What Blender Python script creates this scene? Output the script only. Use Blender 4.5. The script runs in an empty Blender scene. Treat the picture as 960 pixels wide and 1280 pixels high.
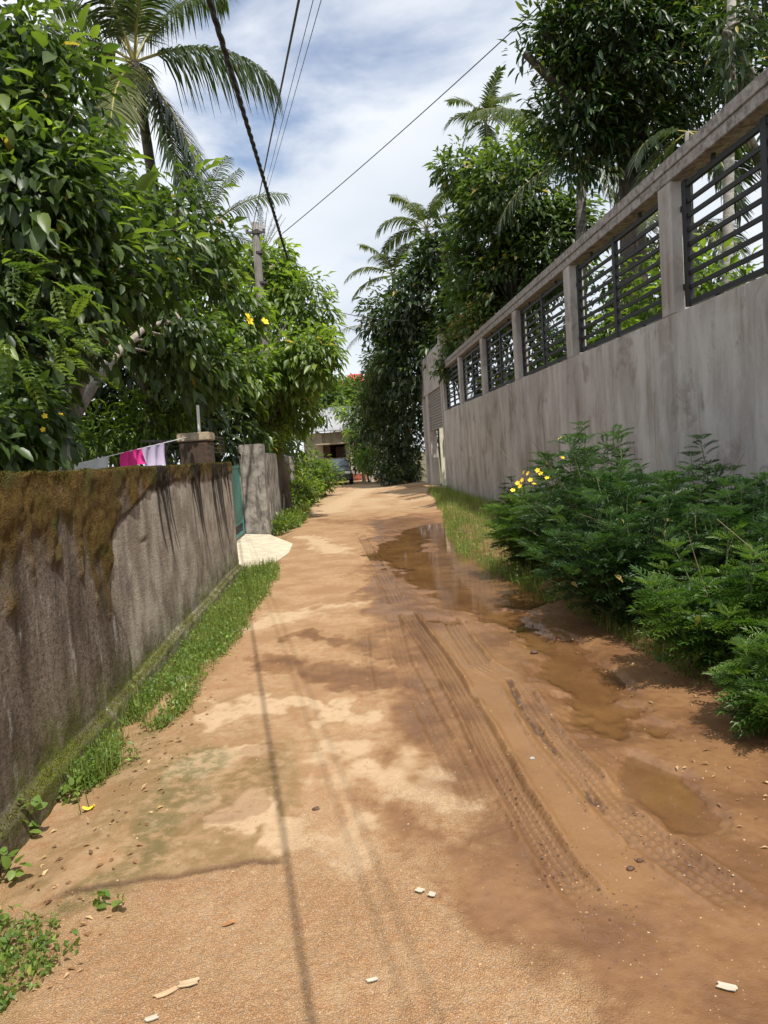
import bpy, math, random
import numpy as np
from mathutils import Vector, Matrix

C = bpy.context.scene.collection
rng = np.random.default_rng(7)
random.seed(7)
R = math.radians

# ------------------------------------------------------------------ camera
EYE = np.array([0.0, 0.0, 1.6])
F = 924.0                                   # focal length in pixels of a 960 x 1280 picture
yv = np.array([424 - 480, -(570 - 640), F]); yv = yv / np.linalg.norm(yv)      # the lane's direction seen by the camera
rl = 0.070
zv = np.array([-rl, 1.0, 0.0]); zv[2] = -(yv[0] * zv[0] + yv[1] * zv[1]) / yv[2]; zv = zv / np.linalg.norm(zv)
yb = np.array([yv[0], yv[1], -yv[2]]); zb = np.array([zv[0], zv[1], -zv[2]])    # blender camera axes (looks along -Z)
xb = np.cross(yb, zb)
WC = np.stack([xb, yb, zb], axis=1)         # world axes as columns in camera space
CW = WC.T                                   # camera space -> world
cam_d = bpy.data.cameras.new('camera'); cam = bpy.data.objects.new('camera', cam_d); C.objects.link(cam)
cam_d.sensor_fit = 'VERTICAL'; cam_d.sensor_height = 36.0; cam_d.lens = 36.0 * F / 1280.0
cam_d.clip_start = 0.05; cam_d.clip_end = 3000
M4 = Matrix([list(CW[i]) + [EYE[i]] for i in range(3)] + [[0, 0, 0, 1]])
cam.matrix_world = M4
bpy.context.scene.camera = cam

def ray(px, py):
    return CW @ np.array([px - 480.0, -(py - 640.0), -F])
def at(px, py, Y):                          # world point at distance Y down the lane
    d = ray(px, py); return EYE + d * (Y / d[1])
def gr(px, py, z=0.0):                      # world point on the ground
    d = ray(px, py); return EYE + d * ((z - EYE[2]) / d[2])

# ------------------------------------------------------------------ world, sun, exposure
SUN_L = np.array([-0.211, 0.45, -1.0])       # the way sunlight travels
SUN_L = SUN_L / np.linalg.norm(SUN_L)
sun_to = -SUN_L
elev = math.asin(sun_to[2]); azim = math.atan2(sun_to[0], sun_to[1])
W = bpy.data.worlds.new('World'); bpy.context.scene.world = W; W.use_nodes = True
nt = W.node_tree; nt.nodes.clear()
def wn(t, **k):
    n = nt.nodes.new(t)
    for a, b in k.items(): setattr(n, a, b)
    return n
out = wn('ShaderNodeOutputWorld'); bg = wn('ShaderNodeBackground'); bg.inputs[1].default_value = 0.115
sky = wn('ShaderNodeTexSky', sky_type='NISHITA', sun_disc=False, sun_elevation=elev, sun_rotation=azim, air_density=1.0, dust_density=0.6, ozone_density=2.4)
tc = wn('ShaderNodeTexCoord'); sep = wn('ShaderNodeSeparateXYZ'); nt.links.new(tc.outputs['Generated'], sep.inputs[0])
def wmath(op, a, b=None):
    n = wn('ShaderNodeMath', operation=op)
    for i, v in enumerate((a, b)):
        if v is None: continue
        if isinstance(v, (int, float)): n.inputs[i].default_value = v
        else: nt.links.new(v, n.inputs[i])
    return n.outputs[0]
den = wmath('ADD', wmath('MAXIMUM', sep.outputs[2], 0.0), 0.22)
cx = wmath('DIVIDE', sep.outputs[0], den); cy = wmath('DIVIDE', sep.outputs[1], den)
cmb = wn('ShaderNodeCombineXYZ'); nt.links.new(cx, cmb.inputs[0]); nt.links.new(cy, cmb.inputs[1]); cmb.inputs[2].default_value = 3.7
n1 = wn('ShaderNodeTexNoise'); n1.inputs['Scale'].default_value = 1.9; n1.inputs['Detail'].default_value = 9; n1.inputs['Roughness'].default_value = 0.56; n1.inputs['Distortion'].default_value = 0.3
nt.links.new(cmb.outputs[0], n1.inputs['Vector'])
n2 = wn('ShaderNodeTexNoise'); n2.inputs['Scale'].default_value = 0.9; n2.inputs['Detail'].default_value = 4
mp2 = wn('ShaderNodeMapping'); mp2.inputs['Location'].default_value = (4.2, 1.3, 0); nt.links.new(cmb.outputs[0], mp2.inputs[0]); nt.links.new(mp2.outputs[0], n2.inputs['Vector'])
# the gap of blue sky up to the left
dotn = wn('ShaderNodeVectorMath', operation='DOT_PRODUCT'); nt.links.new(tc.outputs['Generated'], dotn.inputs[0])
_g = ray(300, -60); _g = _g / np.linalg.norm(_g); dotn.inputs[1].default_value = tuple(_g)
gap = wn('ShaderNodeMapRange'); gap.inputs[1].default_value = 0.93; gap.inputs[2].default_value = 1.0; gap.inputs[3].default_value = 0.0; gap.inputs[4].default_value = 0.29
nt.links.new(dotn.outputs['Value'], gap.inputs[0])
dens = wmath('SUBTRACT', n1.outputs['Fac'], gap.outputs[0])
cov = wn('ShaderNodeMapRange', interpolation_type='SMOOTHSTEP'); cov.inputs[1].default_value = 0.08; cov.inputs[2].default_value = 0.42; cov.inputs[3].default_value = 0.0; cov.inputs[4].default_value = 0.93
nt.links.new(dens, cov.inputs[0])
ccol = wn('ShaderNodeValToRGB'); ccol.color_ramp.elements[0].position = 0.33; ccol.color_ramp.elements[0].color = (6.0, 6.5, 7.1, 1)
ccol.color_ramp.elements[1].position = 0.66; ccol.color_ramp.elements[1].color = (8.6, 8.8, 9.1, 1)
nt.links.new(n2.outputs['Fac'], ccol.inputs[0])
mixc = wn('ShaderNodeMix', data_type='RGBA'); nt.links.new(cov.outputs[0], mixc.inputs[0]); skyb = wn('ShaderNodeVectorMath', operation='SCALE'); skyb.inputs['Scale'].default_value = 1.3; nt.links.new(sky.outputs[0], skyb.inputs[0]); nt.links.new(skyb.outputs[0], mixc.inputs[6]); nt.links.new(ccol.outputs[0], mixc.inputs[7])
nt.links.new(mixc.outputs[2], bg.inputs[0]); nt.links.new(bg.outputs[0], out.inputs[0])

sd = bpy.data.lights.new('sun', 'SUN'); sd.energy = 5.0; sd.angle = R(0.5); sd.color = (1.0, 0.95, 0.87)
so = bpy.data.objects.new('sun', sd); C.objects.link(so)
so.rotation_euler = Vector(tuple(SUN_L)).to_track_quat('-Z', 'Y').to_euler(); so.location = (10, -20, 40)
vs = bpy.context.scene.view_settings
vs.view_transform = 'Standard'; vs.look = 'None'; vs.exposure = 0.15; vs.gamma = 1.0; vs.use_curve_mapping = False
bpy.context.scene.cycles.max_bounces = 8; bpy.context.scene.cycles.transparent_max_bounces = 16

# ------------------------------------------------------------------ noise (for relief and stains)
def _h(ix, iy, seed):
    n = (ix.astype(np.int64) * 374761393 + iy.astype(np.int64) * 668265263 + seed * 982451653) & 0x7fffffff
    n = ((n ^ (n >> 13)) * 1274126177) & 0x7fffffff
    n = (n ^ (n >> 16)) & 0xffff
    return n / 65535.0
def vnoise(x, y, seed=0):
    x0 = np.floor(x); y0 = np.floor(y); fx = x - x0; fy = y - y0
    fx = fx * fx * (3 - 2 * fx); fy = fy * fy * (3 - 2 * fy)
    a = _h(x0, y0, seed); b = _h(x0 + 1, y0, seed); c = _h(x0, y0 + 1, seed); d = _h(x0 + 1, y0 + 1, seed)
    return (a * (1 - fx) + b * fx) * (1 - fy) + (c * (1 - fx) + d * fx) * fy
def fbm(x, y, seed=0, oct=4):
    s = 0; a = 0.5; t = 0
    for i in range(oct):
        s = s + a * vnoise(x * 2 ** i + 17.3 * i, y * 2 ** i + 9.1 * i, seed + i); t += a; a *= 0.5
    return s / t
def sst(a, b, x):
    t = np.clip((x - a) / (b - a), 0, 1); return t * t * (3 - 2 * t)
def dpoly(px, py, pts):                     # distance to a polyline, signed side, length along it
    best = np.full(px.shape, 1e9); sd = np.zeros(px.shape); al = np.zeros(px.shape); acc = 0.0
    for (a, b) in zip(pts[:-1], pts[1:]):
        dx, dy = b[0] - a[0], b[1] - a[1]; L = math.hypot(dx, dy)
        t = np.clip(((px - a[0]) * dx + (py - a[1]) * dy) / (L * L), 0, 1)
        qx = px - a[0] - t * dx; qy = py - a[1] - t * dy; d = np.hypot(qx, qy)
        m = d < best
        best = np.where(m, d, best); sd = np.where(m, np.sign(dx * qy - dy * qx) * d, sd); al = np.where(m, acc + t * L, al); acc += L
    return best, sd, al

# ------------------------------------------------------------------ mesh helpers
def mesh_np(name, V, loops, totals, mat, parent=None, attrs=None, smooth=False):
    me = bpy.data.meshes.new(name)
    V = np.ascontiguousarray(V, dtype=np.float32); loops = np.asarray(loops, dtype=np.int32).ravel(); totals = np.asarray(totals, dtype=np.int32)
    me.vertices.add(len(V)); me.vertices.foreach_set('co', V.ravel())
    me.loops.add(len(loops)); me.loops.foreach_set('vertex_index', loops)
    me.polygons.add(len(totals)); st = np.concatenate([[0], np.cumsum(totals)[:-1]]).astype(np.int32)
    me.polygons.foreach_set('loop_start', st); me.polygons.foreach_set('loop_total', totals)
    me.update(calc_edges=True); me.validate()
    me.polygons.foreach_set('use_smooth', np.full(len(me.polygons), bool(smooth)))
    for k, v in (attrs or {}).items():
        a = me.attributes.new(k, 'FLOAT', 'POINT'); a.data.foreach_set('value', np.ascontiguousarray(v, dtype=np.float32))
    if mat is not None: me.materials.append(mat)
    o = bpy.data.objects.new(name, me); C.objects.link(o)
    if parent is not None: o.parent = parent
    return o

class MB:                                   # collects shapes, builds ONE mesh
    def __init__(s): s.v = []; s.f = []; s.n = 0; s.var = []
    def add(s, V, Fc, var=0.0):
        V = np.asarray(V, float); s.v.append(V); s.f += [[i + s.n for i in f] for f in Fc]; s.n += len(V); s.var.append(np.full(len(V), var))
    def box(s, x0, x1, y0, y1, z0, z1, bev=0.0):
        if bev <= 0:
            V = [(x, y, z) for x in (x0, x1) for y in (y0, y1) for z in (z0, z1)]
            s.add(V, [(0, 1, 3, 2), (4, 6, 7, 5), (0, 4, 5, 1), (2, 3, 7, 6), (0, 2, 6, 4), (1, 5, 7, 3)])
        else:
            import bmesh
            bm = bmesh.new(); bmesh.ops.create_cube(bm, size=1)
            for v in bm.verts: v.co = Vector(((x0 + x1) / 2 + v.co.x * (x1 - x0), (y0 + y1) / 2 + v.co.y * (y1 - y0), (z0 + z1) / 2 + v.co.z * (z1 - z0)))
            bmesh.ops.bevel(bm, geom=bm.edges[:], offset=bev, segments=2, affect='EDGES')
            bm.verts.index_update(); s.add([v.co[:] for v in bm.verts], [[v.index for v in f.verts] for f in bm.faces]); bm.free()
        return s
    def tube(s, pts, rad, n=8, cap=True, var=0.0):
        P = np.asarray(pts, float); k = len(P); rad = np.broadcast_to(np.asarray(rad, float), (k,))
        T = np.gradient(P, axis=0) if k > 2 else np.repeat((P[1] - P[0])[None], 2, 0)
        T /= np.maximum(np.linalg.norm(T, axis=1, keepdims=True), 1e-9)
        ref = np.array([0.31, 0.17, 0.93]) if abs(T[0][2]) < 0.8 else np.array([0.95, 0.2, 0.1])
        ring = []
        for i in range(k):
            a = np.cross(T[i], ref); a /= np.linalg.norm(a); b = np.cross(T[i], a); ref = np.cross(a, T[i])
            th = np.arange(n) * 2 * math.pi / n
            ring.append(P[i] + rad[i] * (np.cos(th)[:, None] * a + np.sin(th)[:, None] * b))
        V = np.concatenate(ring); Fc = [(i * n + j, i * n + (j + 1) % n, (i + 1) * n + (j + 1) % n, (i + 1) * n + j) for i in range(k - 1) for j in range(n)]
        if cap: Fc += [tuple(range(n))[::-1], tuple((k - 1) * n + j for j in range(n))]
        s.add(V, Fc, var); return s
    def bar(s, a, b, w, h):                 # rectangular bar between two points
        a = np.asarray(a, float); b = np.asarray(b, float); t = (b - a) / np.linalg.norm(b - a)
        u = np.cross(t, [0, 0, 1.0]) if abs(t[2]) < 0.9 else np.array([1.0, 0, 0]); u /= np.linalg.norm(u); v = np.cross(u, t)
        V = [p + su * u * w / 2 + sv * v * h / 2 for p in (a, b) for (su, sv) in ((-1, -1), (1, -1), (1, 1), (-1, 1))]
        s.add(V, [(0, 1, 2, 3), (7, 6, 5, 4), (0, 4, 5, 1), (1, 5, 6, 2), (2, 6, 7, 3), (3, 7, 4, 0)]); return s
    def build(s, name, mat, parent=None, smooth=False):
        V = np.concatenate(s.v); 
        if parent is not None: V = V - np.array(parent.location)
        return mesh_np(name, V, [i for f in s.f for i in f], [len(f) for f in s.f], mat, parent, {'var': np.concatenate(s.var)}, smooth)
def tag(o, label, cat, group=None, kind=None):
    if label: o['label'] = label
    if cat: o['category'] = cat
    if group: o['group'] = group
    if kind: o['kind'] = kind
    return o
def thing(name, label, cat, loc, group=None):
    o = bpy.data.objects.new(name, None); C.objects.link(o); o.location = tuple(float(a) for a in loc); o.empty_display_size = 0.2
    return tag(o, label, cat, group)

# ------------------------------------------------------------------ materials
class NB:
    def __init__(s, name):
        s.m = bpy.data.materials.new(name); s.m.use_nodes = True; s.t = s.m.node_tree; s.t.nodes.clear()
        s.o = s.t.nodes.new('ShaderNodeOutputMaterial'); s.b = s.t.nodes.new('ShaderNodeBsdfPrincipled'); s.t.links.new(s.b.outputs[0], s.o.inputs[0])
    def n(s, t, **k):
        n = s.t.nodes.new(t)
        for a, b in k.items(): setattr(n, a, b)
        return n
    def set(s, sock, v):
        if v is None: return
        if isinstance(v, bpy.types.NodeSocket): s.t.links.new(v, sock)
        elif isinstance(v, tuple) and len(v) == 3 and sock.type == 'RGBA': sock.default_value = (*v, 1)
        else: sock.default_value = v
    def math(s, op, a, b=None, clamp=False):
        n = s.n('ShaderNodeMath', operation=op, use_clamp=clamp); s.set(n.inputs[0], a)
        if b is not None: s.set(n.inputs[1], b)
        return n.outputs[0]
    def mix(s, f, a, b):
        n = s.n('ShaderNodeMix', data_type='RGBA'); s.set(n.inputs[0], f); s.set(n.inputs[6], a); s.set(n.inputs[7], b); return n.outputs[2]
    def attr(s, name): return s.n('ShaderNodeAttribute', attribute_name=name).outputs['Fac']
    def obj(s, scale=(1, 1, 1), loc=(0, 0, 0)):
        c = s.n('ShaderNodeTexCoord'); m = s.n('ShaderNodeMapping'); s.t.links.new(c.outputs['Object'], m.inputs[0]); m.inputs['Scale'].default_value = scale; m.inputs['Location'].default_value = loc; return m.outputs[0]
    def noise(s, vec, scale, det=4, rough=0.55, dist=0.0):
        n = s.n('ShaderNodeTexNoise'); s.set(n.inputs['Vector'], vec); n.inputs['Scale'].default_value = scale; n.inputs['Detail'].default_value = det; n.inputs['Roughness'].default_value = rough; n.inputs['Distortion'].default_value = dist; return n.outputs['Fac']
    def vor(s, vec, scale, feature='F1'):
        n = s.n('ShaderNodeTexVoronoi', feature=feature); s.set(n.inputs['Vector'], vec); n.inputs['Scale'].default_value = scale; return n
    def rng(s, v, a, b, c=0.0, d=1.0):
        n = s.n('ShaderNodeMapRange', interpolation_type='SMOOTHSTEP'); s.set(n.inputs[0], v)
        for i, q in enumerate((a, b, c, d)): n.inputs[i + 1].default_value = q
        return n.outputs[0]
    def ramp(s, v, *st):
        n = s.n('ShaderNodeValToRGB'); s.set(n.inputs[0], v); e = n.color_ramp.elements
        while len(e) < len(st): e.new(0.5)
        for i, (p, c) in enumerate(st): e[i].position = p; e[i].color = (*c, 1)
        return n.outputs[0]
    def bump(s, h, strength=0.5, dist=0.02, prev=None):
        n = s.n('ShaderNodeBump'); n.inputs['Strength'].default_value = strength; n.inputs['Distance'].default_value = dist; s.set(n.inputs['Height'], h)
        if prev is not None: s.t.links.new(prev, n.inputs['Normal'])
        return n.outputs[0]
    def done(s, col, rough=0.85, normal=None, metal=0.0, spec=0.5):
        s.set(s.b.inputs['Base Color'], col); s.set(s.b.inputs['Roughness'], rough); s.set(s.b.inputs['Metallic'], metal); s.set(s.b.inputs['Specular IOR Level'], spec)
        if normal is not None: s.t.links.new(normal, s.b.inputs['Normal'])
        return s.m

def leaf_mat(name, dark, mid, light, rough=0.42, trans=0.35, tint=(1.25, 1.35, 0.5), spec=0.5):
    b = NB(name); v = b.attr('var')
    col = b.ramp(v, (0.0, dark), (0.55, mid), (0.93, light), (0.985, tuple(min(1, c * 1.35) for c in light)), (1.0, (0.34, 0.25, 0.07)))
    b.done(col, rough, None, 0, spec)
    tr = b.n('ShaderNodeBsdfTranslucent'); tm = b.n('ShaderNodeMix', data_type='RGBA', blend_type='MULTIPLY'); tm.inputs[0].default_value = 1
    b.t.links.new(col, tm.inputs[6]); tm.inputs[7].default_value = (*[t * 1.6 for t in tint], 1); b.t.links.new(tm.outputs[2], tr.inputs[0])
    ms = b.n('ShaderNodeMixShader'); ms.inputs[0].default_value = trans
    b.t.links.new(b.b.outputs[0], ms.inputs[1]); b.t.links.new(tr.outputs[0], ms.inputs[2]); b.t.links.new(ms.outputs[0], b.o.inputs[0])
    return b.m
def bark_mat(name, a, bcol, sc=6.0, zs=0.25, rough=0.9):
    b = NB(name); v = b.obj((1, 1, zs)); n = b.noise(v, sc, 6, 0.65); f = b.noise(b.obj(), sc * 6, 4, 0.7)
    return b.done(b.mix(b.rng(n, 0.35, 0.65), a, bcol), rough, b.bump(b.math('ADD', n, b.math('MULTIPLY', f, 0.5)), 0.8, 0.03))
def plain(name, col, rough=0.5, metal=0.0, var=0.25, sc=8.0, bmp=0.15):
    b = NB(name); n = b.noise(b.obj(), sc, 6, 0.65)
    d = tuple(c * (1 - var) for c in col); l = tuple(min(1, c * (1 + var)) for c in col)
    return b.done(b.mix(b.rng(n, 0.3, 0.7), d, l), rough, b.bump(b.noise(b.obj(), sc * 8, 3), bmp, 0.01), metal)

# ------------------------------------------------------------------ leaves
def tmpl_broad(w=0.42, fold=0.10, curl=0.22, petiole=0.12):
    ys = [petiole, 0.32, 0.62, 0.85, 1.0]; ws = [0.0, 0.85, 1.0, 0.55, 0.0]; V = []; 
    V.append((0, 0, 0))
    zc = lambda y: -curl * y * y
    mid = []; L = []; Rr = []
    for y, q in zip(ys, ws):
        mid.append(len(V)); V.append((0, y, zc(y)))
        if q > 0:
            L.append(len(V)); V.append((-w / 2 * q, y, zc(y) + fold * q)); Rr.append(len(V)); V.append((w / 2 * q, y, zc(y) + fold * q))
    Fc = [(mid[0], L[0], mid[1]), (mid[0], mid[1], Rr[0]), (mid[1], L[0], L[1], mid[2]), (mid[1], mid[2], Rr[1], Rr[0]), (mid[2], L[1], L[2], mid[3]), (mid[2], mid[3], Rr[2], Rr[1]), (mid[3], L[2], mid[4]), (mid[3], mid[4], Rr[2])]
    return np.array(V), Fc
def tmpl_small(w=0.4, fold=0.09, curl=0.15):
    V = [(0, 0, 0), (-w / 2, 0.45, fold), (0, 0.5, -curl * 0.25), (w / 2, 0.45, fold), (0, 1, -curl)]
    return np.array(V), [(0, 2, 1), (0, 3, 2), (1, 2, 4), (2, 3, 4)]
def tmpl_pinnate(n=5, lw=0.09, ll=0.36, droop=0.3, notch=False):
    V = []; Fc = []
    def leaflet(b, d, L, w):
        b = np.array(b, float); d = np.array(d, float); d /= np.linalg.norm(d); s = np.cross(d, [0, 0, 1.0]); s /= np.linalg.norm(s); k = len(V)
        V.extend([b, b + d * L * 0.45 - s * w + np.array([0, 0, 0.02]), b + d * L * 0.5 - np.array([0, 0, 0.01]), b + d * L * 0.45 + s * w + np.array([0, 0, 0.02]), b + d * L - np.array([0, 0, L * 0.2])])
        Fc.extend([(k, k + 2, k + 1), (k, k + 3, k + 2), (k + 1, k + 2, k + 4), (k + 2, k + 3, k + 4)])
    for i in range(n):
        t = 0.22 + 0.7 * i / (n - 1); z = -droop * t * t
        L = ll * (1.0 - 0.45 * abs(t - 0.5) / 0.5)
        for sgn in (-1, 1):
            leaflet((0, t, z), (sgn * 0.85, 0.62, -0.1), L, lw)
            if notch: leaflet((sgn * L * 0.35, t + L * 0.26, z), (sgn * 0.35, 1, 0), L * 0.5, lw * 0.8)
    leaflet((0, 0.88, -droop * 0.8), (0, 1, -0.3), ll * 0.8, lw)
    k = len(V); V.extend([(-0.008, 0, 0), (0.008, 0, 0), (0.006, 0.92, -droop * 0.85), (-0.006, 0.92, -droop * 0.85)]); Fc.append((k, k + 1, k + 2, k + 3))
    return np.array([np.asarray(v, float) for v in V]), Fc
def nrm(a): return a / np.maximum(np.linalg.norm(a, axis=-1, keepdims=True), 1e-9)
class Leaves:
    def __init__(s): s.V = []; s.L = []; s.T = []; s.A = []; s.n = 0
    def add(s, tm, pos, d, up, scale, var):
        V, Fc = tm; pos = np.asarray(pos, float); N = len(pos)
        if N == 0: return
        d = nrm(d); x = nrm(np.cross(d, up)); z = np.cross(x, d)
        sc = np.broadcast_to(np.asarray(scale, float), (N,))
        W_ = pos[:, None, :] + sc[:, None, None] * (V[None, :, 0:1] * x[:, None, :] + V[None, :, 1:2] * d[:, None, :] + V[None, :, 2:3] * z[:, None, :])
        s.V.append(W_.reshape(-1, 3)); nv = len(V); fl = np.array([i for f in Fc for i in f]); ft = np.array([len(f) for f in Fc])
        s.L.append((fl[None, :] + (np.arange(N) * nv)[:, None] + s.n).ravel()); s.T.append(np.tile(ft, N)); s.A.append(np.repeat(np.broadcast_to(var, (N,)), nv)); s.n += N * nv
    def build(s, name, mat, parent=None, smooth=True):
        V = np.concatenate(s.V)
        if parent is not None: V = V - np.array(parent.location)
        return mesh_np(name, V, np.concatenate(s.L), np.concatenate(s.T), mat, parent, {'var': np.concatenate(s.A)}, smooth)
def sph(n):
    return nrm(rng.normal(size=(n, 3)))
def clumps_of(lobes, n, shell=0.5):
    w = np.array([l[1][0] * l[1][1] + l[1][1] * l[1][2] + l[1][0] * l[1][2] for l in lobes]); w = w / w.sum()
    idx = rng.choice(len(lobes), n, p=w); u = sph(n); cen = np.array([l[0] for l in lobes])[idx]; rad = np.array([l[1] for l in lobes])[idx]
    f = 1 - shell * rng.random(n) ** 1.6; f *= 1 + 0.28 * (rng.random(n) - 0.45)
    p = cen + u * rad * f[:, None]
    # drop clumps buried deep inside another lobe
    keep = np.ones(n, bool)
    for i, l in enumerate(lobes):
        q = np.linalg.norm((p - np.array(l[0])) / np.array(l[1]), axis=1); keep &= ~((q < 0.55) & (idx != i))
    return p[keep], u[keep]
def foliage(lv, tm, P, U, per, cr, size, droop=0.45, var=(0.0, 1.0), jit=0.35, upb=1.2):
    n = len(P); cv = rng.random(n)
    off = sph(n * per) * (rng.random(n * per) ** 0.5)[:, None] * cr
    pos = np.repeat(P, per, 0) + off; o = np.repeat(U, per, 0)
    d = o * 0.6 + nrm(off) * 0.8 + sph(n * per) * 0.5 + np.array([0, 0, -droop])
    up = np.array([0, 0, upb]) + sph(n * per) * 0.6 + o * 0.4
    sc = size * (1 + jit * (rng.random(n * per) * 2 - 1))
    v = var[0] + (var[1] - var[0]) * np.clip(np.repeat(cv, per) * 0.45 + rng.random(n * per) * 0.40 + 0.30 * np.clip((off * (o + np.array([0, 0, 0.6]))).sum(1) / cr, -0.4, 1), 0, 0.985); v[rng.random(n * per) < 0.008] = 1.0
    lv.add(tm, pos, d, up, sc, v)
def bend(a, b, k=5, sag=0.12):
    a = np.asarray(a, float); b = np.asarray(b, float); L = np.linalg.norm(b - a); t = np.linspace(0, 1, k)[:, None]
    p = a + (b - a) * t; w = rng.normal(size=3) * sag * L; return p + w * (t * (1 - t) * 2) + np.array([0, 0, 1]) * L * 0.08 * (t * (1 - t) * 4)
def tree(name, label, cat, base, lobes, nclump, per, cr, size, tm, lmat, bmat, r0=0.14, group=None, droop=0.45, nlimb=14, trunk=None, shell=0.5, upb=1.2, ground=-0.1, jit=0.45, extra=None, gaps=0.22):
    base = np.array([base[0], base[1], ground]); root = thing(name, label, cat, base, group)
    cm = np.mean([l[0] for l in lobes], axis=0); low = min(l[0][2] - l[1][2] * 0.4 for l in lobes)
    P, U = clumps_of(lobes, nclump, shell)
    if gaps > 0:
        gq = vnoise(P[:, 0] / (cr * 2.6) + P[:, 1] * 0.31, P[:, 2] / (cr * 2.6) + P[:, 1] * 0.17, 200 + len(name)); kp = gq > gaps; P, U = P[kp], U[kp]
    fork = np.array([base[0] * 0.6 + cm[0] * 0.4, base[1] * 0.6 + cm[1] * 0.4, max(0.8, base[2] + (low - base[2]) * 0.85)])
    mb = MB(); tp = trunk if trunk is not None else bend(base, fork, 6, 0.05); mb.tube(tp, np.linspace(r0, r0 * 0.75, len(tp)), 10)
    tops = []
    for l in lobes:
        e = np.array(l[0]); q = bend(tp[-1], e, 6, 0.08); mb.tube(q, np.linspace(r0 * 0.62, r0 * 0.2, 6), 7); tops.append(q)
    for i in rng.choice(len(P), min(nlimb, len(P)), replace=False):
        j = int(np.argmin([np.linalg.norm(q[-1] - P[i]) for q in tops])); q = tops[j]; s0 = q[rng.integers(2, len(q))]
        mb.tube(bend(s0, P[i], 5, 0.1), np.linspace(r0 * 0.26, r0 * 0.06, 5), 5)
    mb.build('trunk', bmat, root, True)
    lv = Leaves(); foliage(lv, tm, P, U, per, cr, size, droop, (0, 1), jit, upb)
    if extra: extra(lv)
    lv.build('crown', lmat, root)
    return root
def lobe(px, py, Y, rpx, ry=None, rz=None):  # a crown lobe: centre on the picture's line of sight at distance Y, real radius
    p = at(px, py, Y); r = rpx / F * Y; return (p, (r, (ry if ry else r), (rz / F * Y if rz else r)))

# ================================================================== GROUND, LANE, PUDDLES
b = NB('yard_soil'); n = b.noise(b.obj(), 1.2, 6); m_yard = b.done(b.mix(b.rng(n, 0.35, 0.65), (0.12, 0.075, 0.04), (0.07, 0.085, 0.03)), 0.95, b.bump(b.noise(b.obj(), 9, 5), 0.6, 0.05))
g = MB(); g.add([(-600, -300, -0.14), (600, -300, -0.14), (600, 900, -0.14), (-600, 900, -0.14)], [(0, 1, 2, 3)]); tag(g.build('ground', m_yard), None, None, None, 'structure')

WALL_L = -1.62; WALL_R = 3.88
xs = np.concatenate([np.linspace(-1.85, -1.15, 45), np.linspace(-1.138, 2.1, 420), np.linspace(2.12, 4.0, 80)])
ys = np.concatenate([np.linspace(-3, 1.15, 60), 1.16 * np.exp(np.arange(0, math.log(60 / 1.16), 0.0037))])
X, Y = np.meshgrid(xs, ys); X = X.ravel(); Y = Y.ravel()
def G2(*pts): return [tuple(gr(*p)[:2]) for p in pts]
Z = 0.012 * (fbm(X * 1.1, Y * 0.8, 3, 4) - 0.5) * 2 + 0.006 * (fbm(X * 9, Y * 9, 5, 3) - 0.5)
Z += 0.007 * (fbm(X * 4.2, Y * 3.2, 15, 4) - 0.5) * 2
Z += 0.10 * sst(2.0, 3.2, X) - 0.06 * sst(-1.05, -1.5, X)
wn_ = (fbm(X * 2.2, Y * 1.6, 11, 5) - 0.5); wf = (fbm(X * 8, Y * 6, 12, 4) - 0.5)
# wet: right of a wandering line
bl = G2((448, 640), (452, 680), (450, 760), (455, 860), (490, 960), (530, 1060), (600, 1160), (760, 1275))
d, sdd, al = dpoly(X, Y, bl)
sgn = -sdd                                  # the line runs towards the camera
xb_ = np.interp(-Y, [-p[1] for p in bl], [p[0] for p in bl])
q = (X - xb_) + wn_ * 0.9 + wf * 0.35
wet = sst(-0.22, 0.42, q) * (0.92 + 0.5 * wn_)
wet *= 1 - 0.35 * sst(1.6, 2.2, X + wn_ * 0.5)
wet *= 1 - sst(17.5, 19.5, Y + wn_ * 3)
# damp patches on the dry side
for (pp, w, s) in ((((350, 830), (470, 850)), 0.34, 0.75), (((380, 795), (500, 815)), 0.22, 0.7), (((470, 700), (440, 720)), 0.35, 0.35), (((400, 650), (480, 655)), 0.5, 0.5), (((640, 1130), (760, 1190), (900, 1240)), 0.28, 0.55), (((330, 940), (300, 1000), (200, 1060)), 0.13, 0.4)):
    dd, _, _ = dpoly(X, Y, G2(*pp)); wet = np.maximum(wet, s * sst(w, w * 0.35, dd + wn_ * 0.45 + wf * 0.35))
# bright dry sand crust
sand = np.zeros_like(X)
for (pp, w) in ((((300, 790), (360, 770), (440, 755)), 0.30), (((330, 835), (430, 835)), 0.10), (((270, 900), (320, 890)), 0.16), (((390, 880), (450, 900)), 0.12), (((250, 960), (300, 940)), 0.12), (((240, 1035), (300, 1030), (330, 1015)), 0.12), (((420, 940), (450, 1000), (440, 1060)), 0.22), (((360, 1035), (420, 1050)), 0.12), (((410, 640), (440, 620), (470, 607)), 0.9), (((380, 670), (420, 690)), 0.3), (((470, 955), (520, 985)), 0.2)):
    dd, _, _ = dpoly(X, Y, G2(*pp)); sand = np.maximum(sand, sst(w, w * 0.2, dd + wn_ * 0.55 + wf * 0.55))
sand *= 1 - 0.9 * np.clip(wet * 1.1 * sst(0.0, 0.25, q), 0, 1)
sand = np.maximum(sand, 0.7 * sst(19, 22, Y) * sst(0.35, 0.65, fbm(X * 0.9, Y * 0.5, 31, 4)))
dark = np.zeros_like(X)
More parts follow.
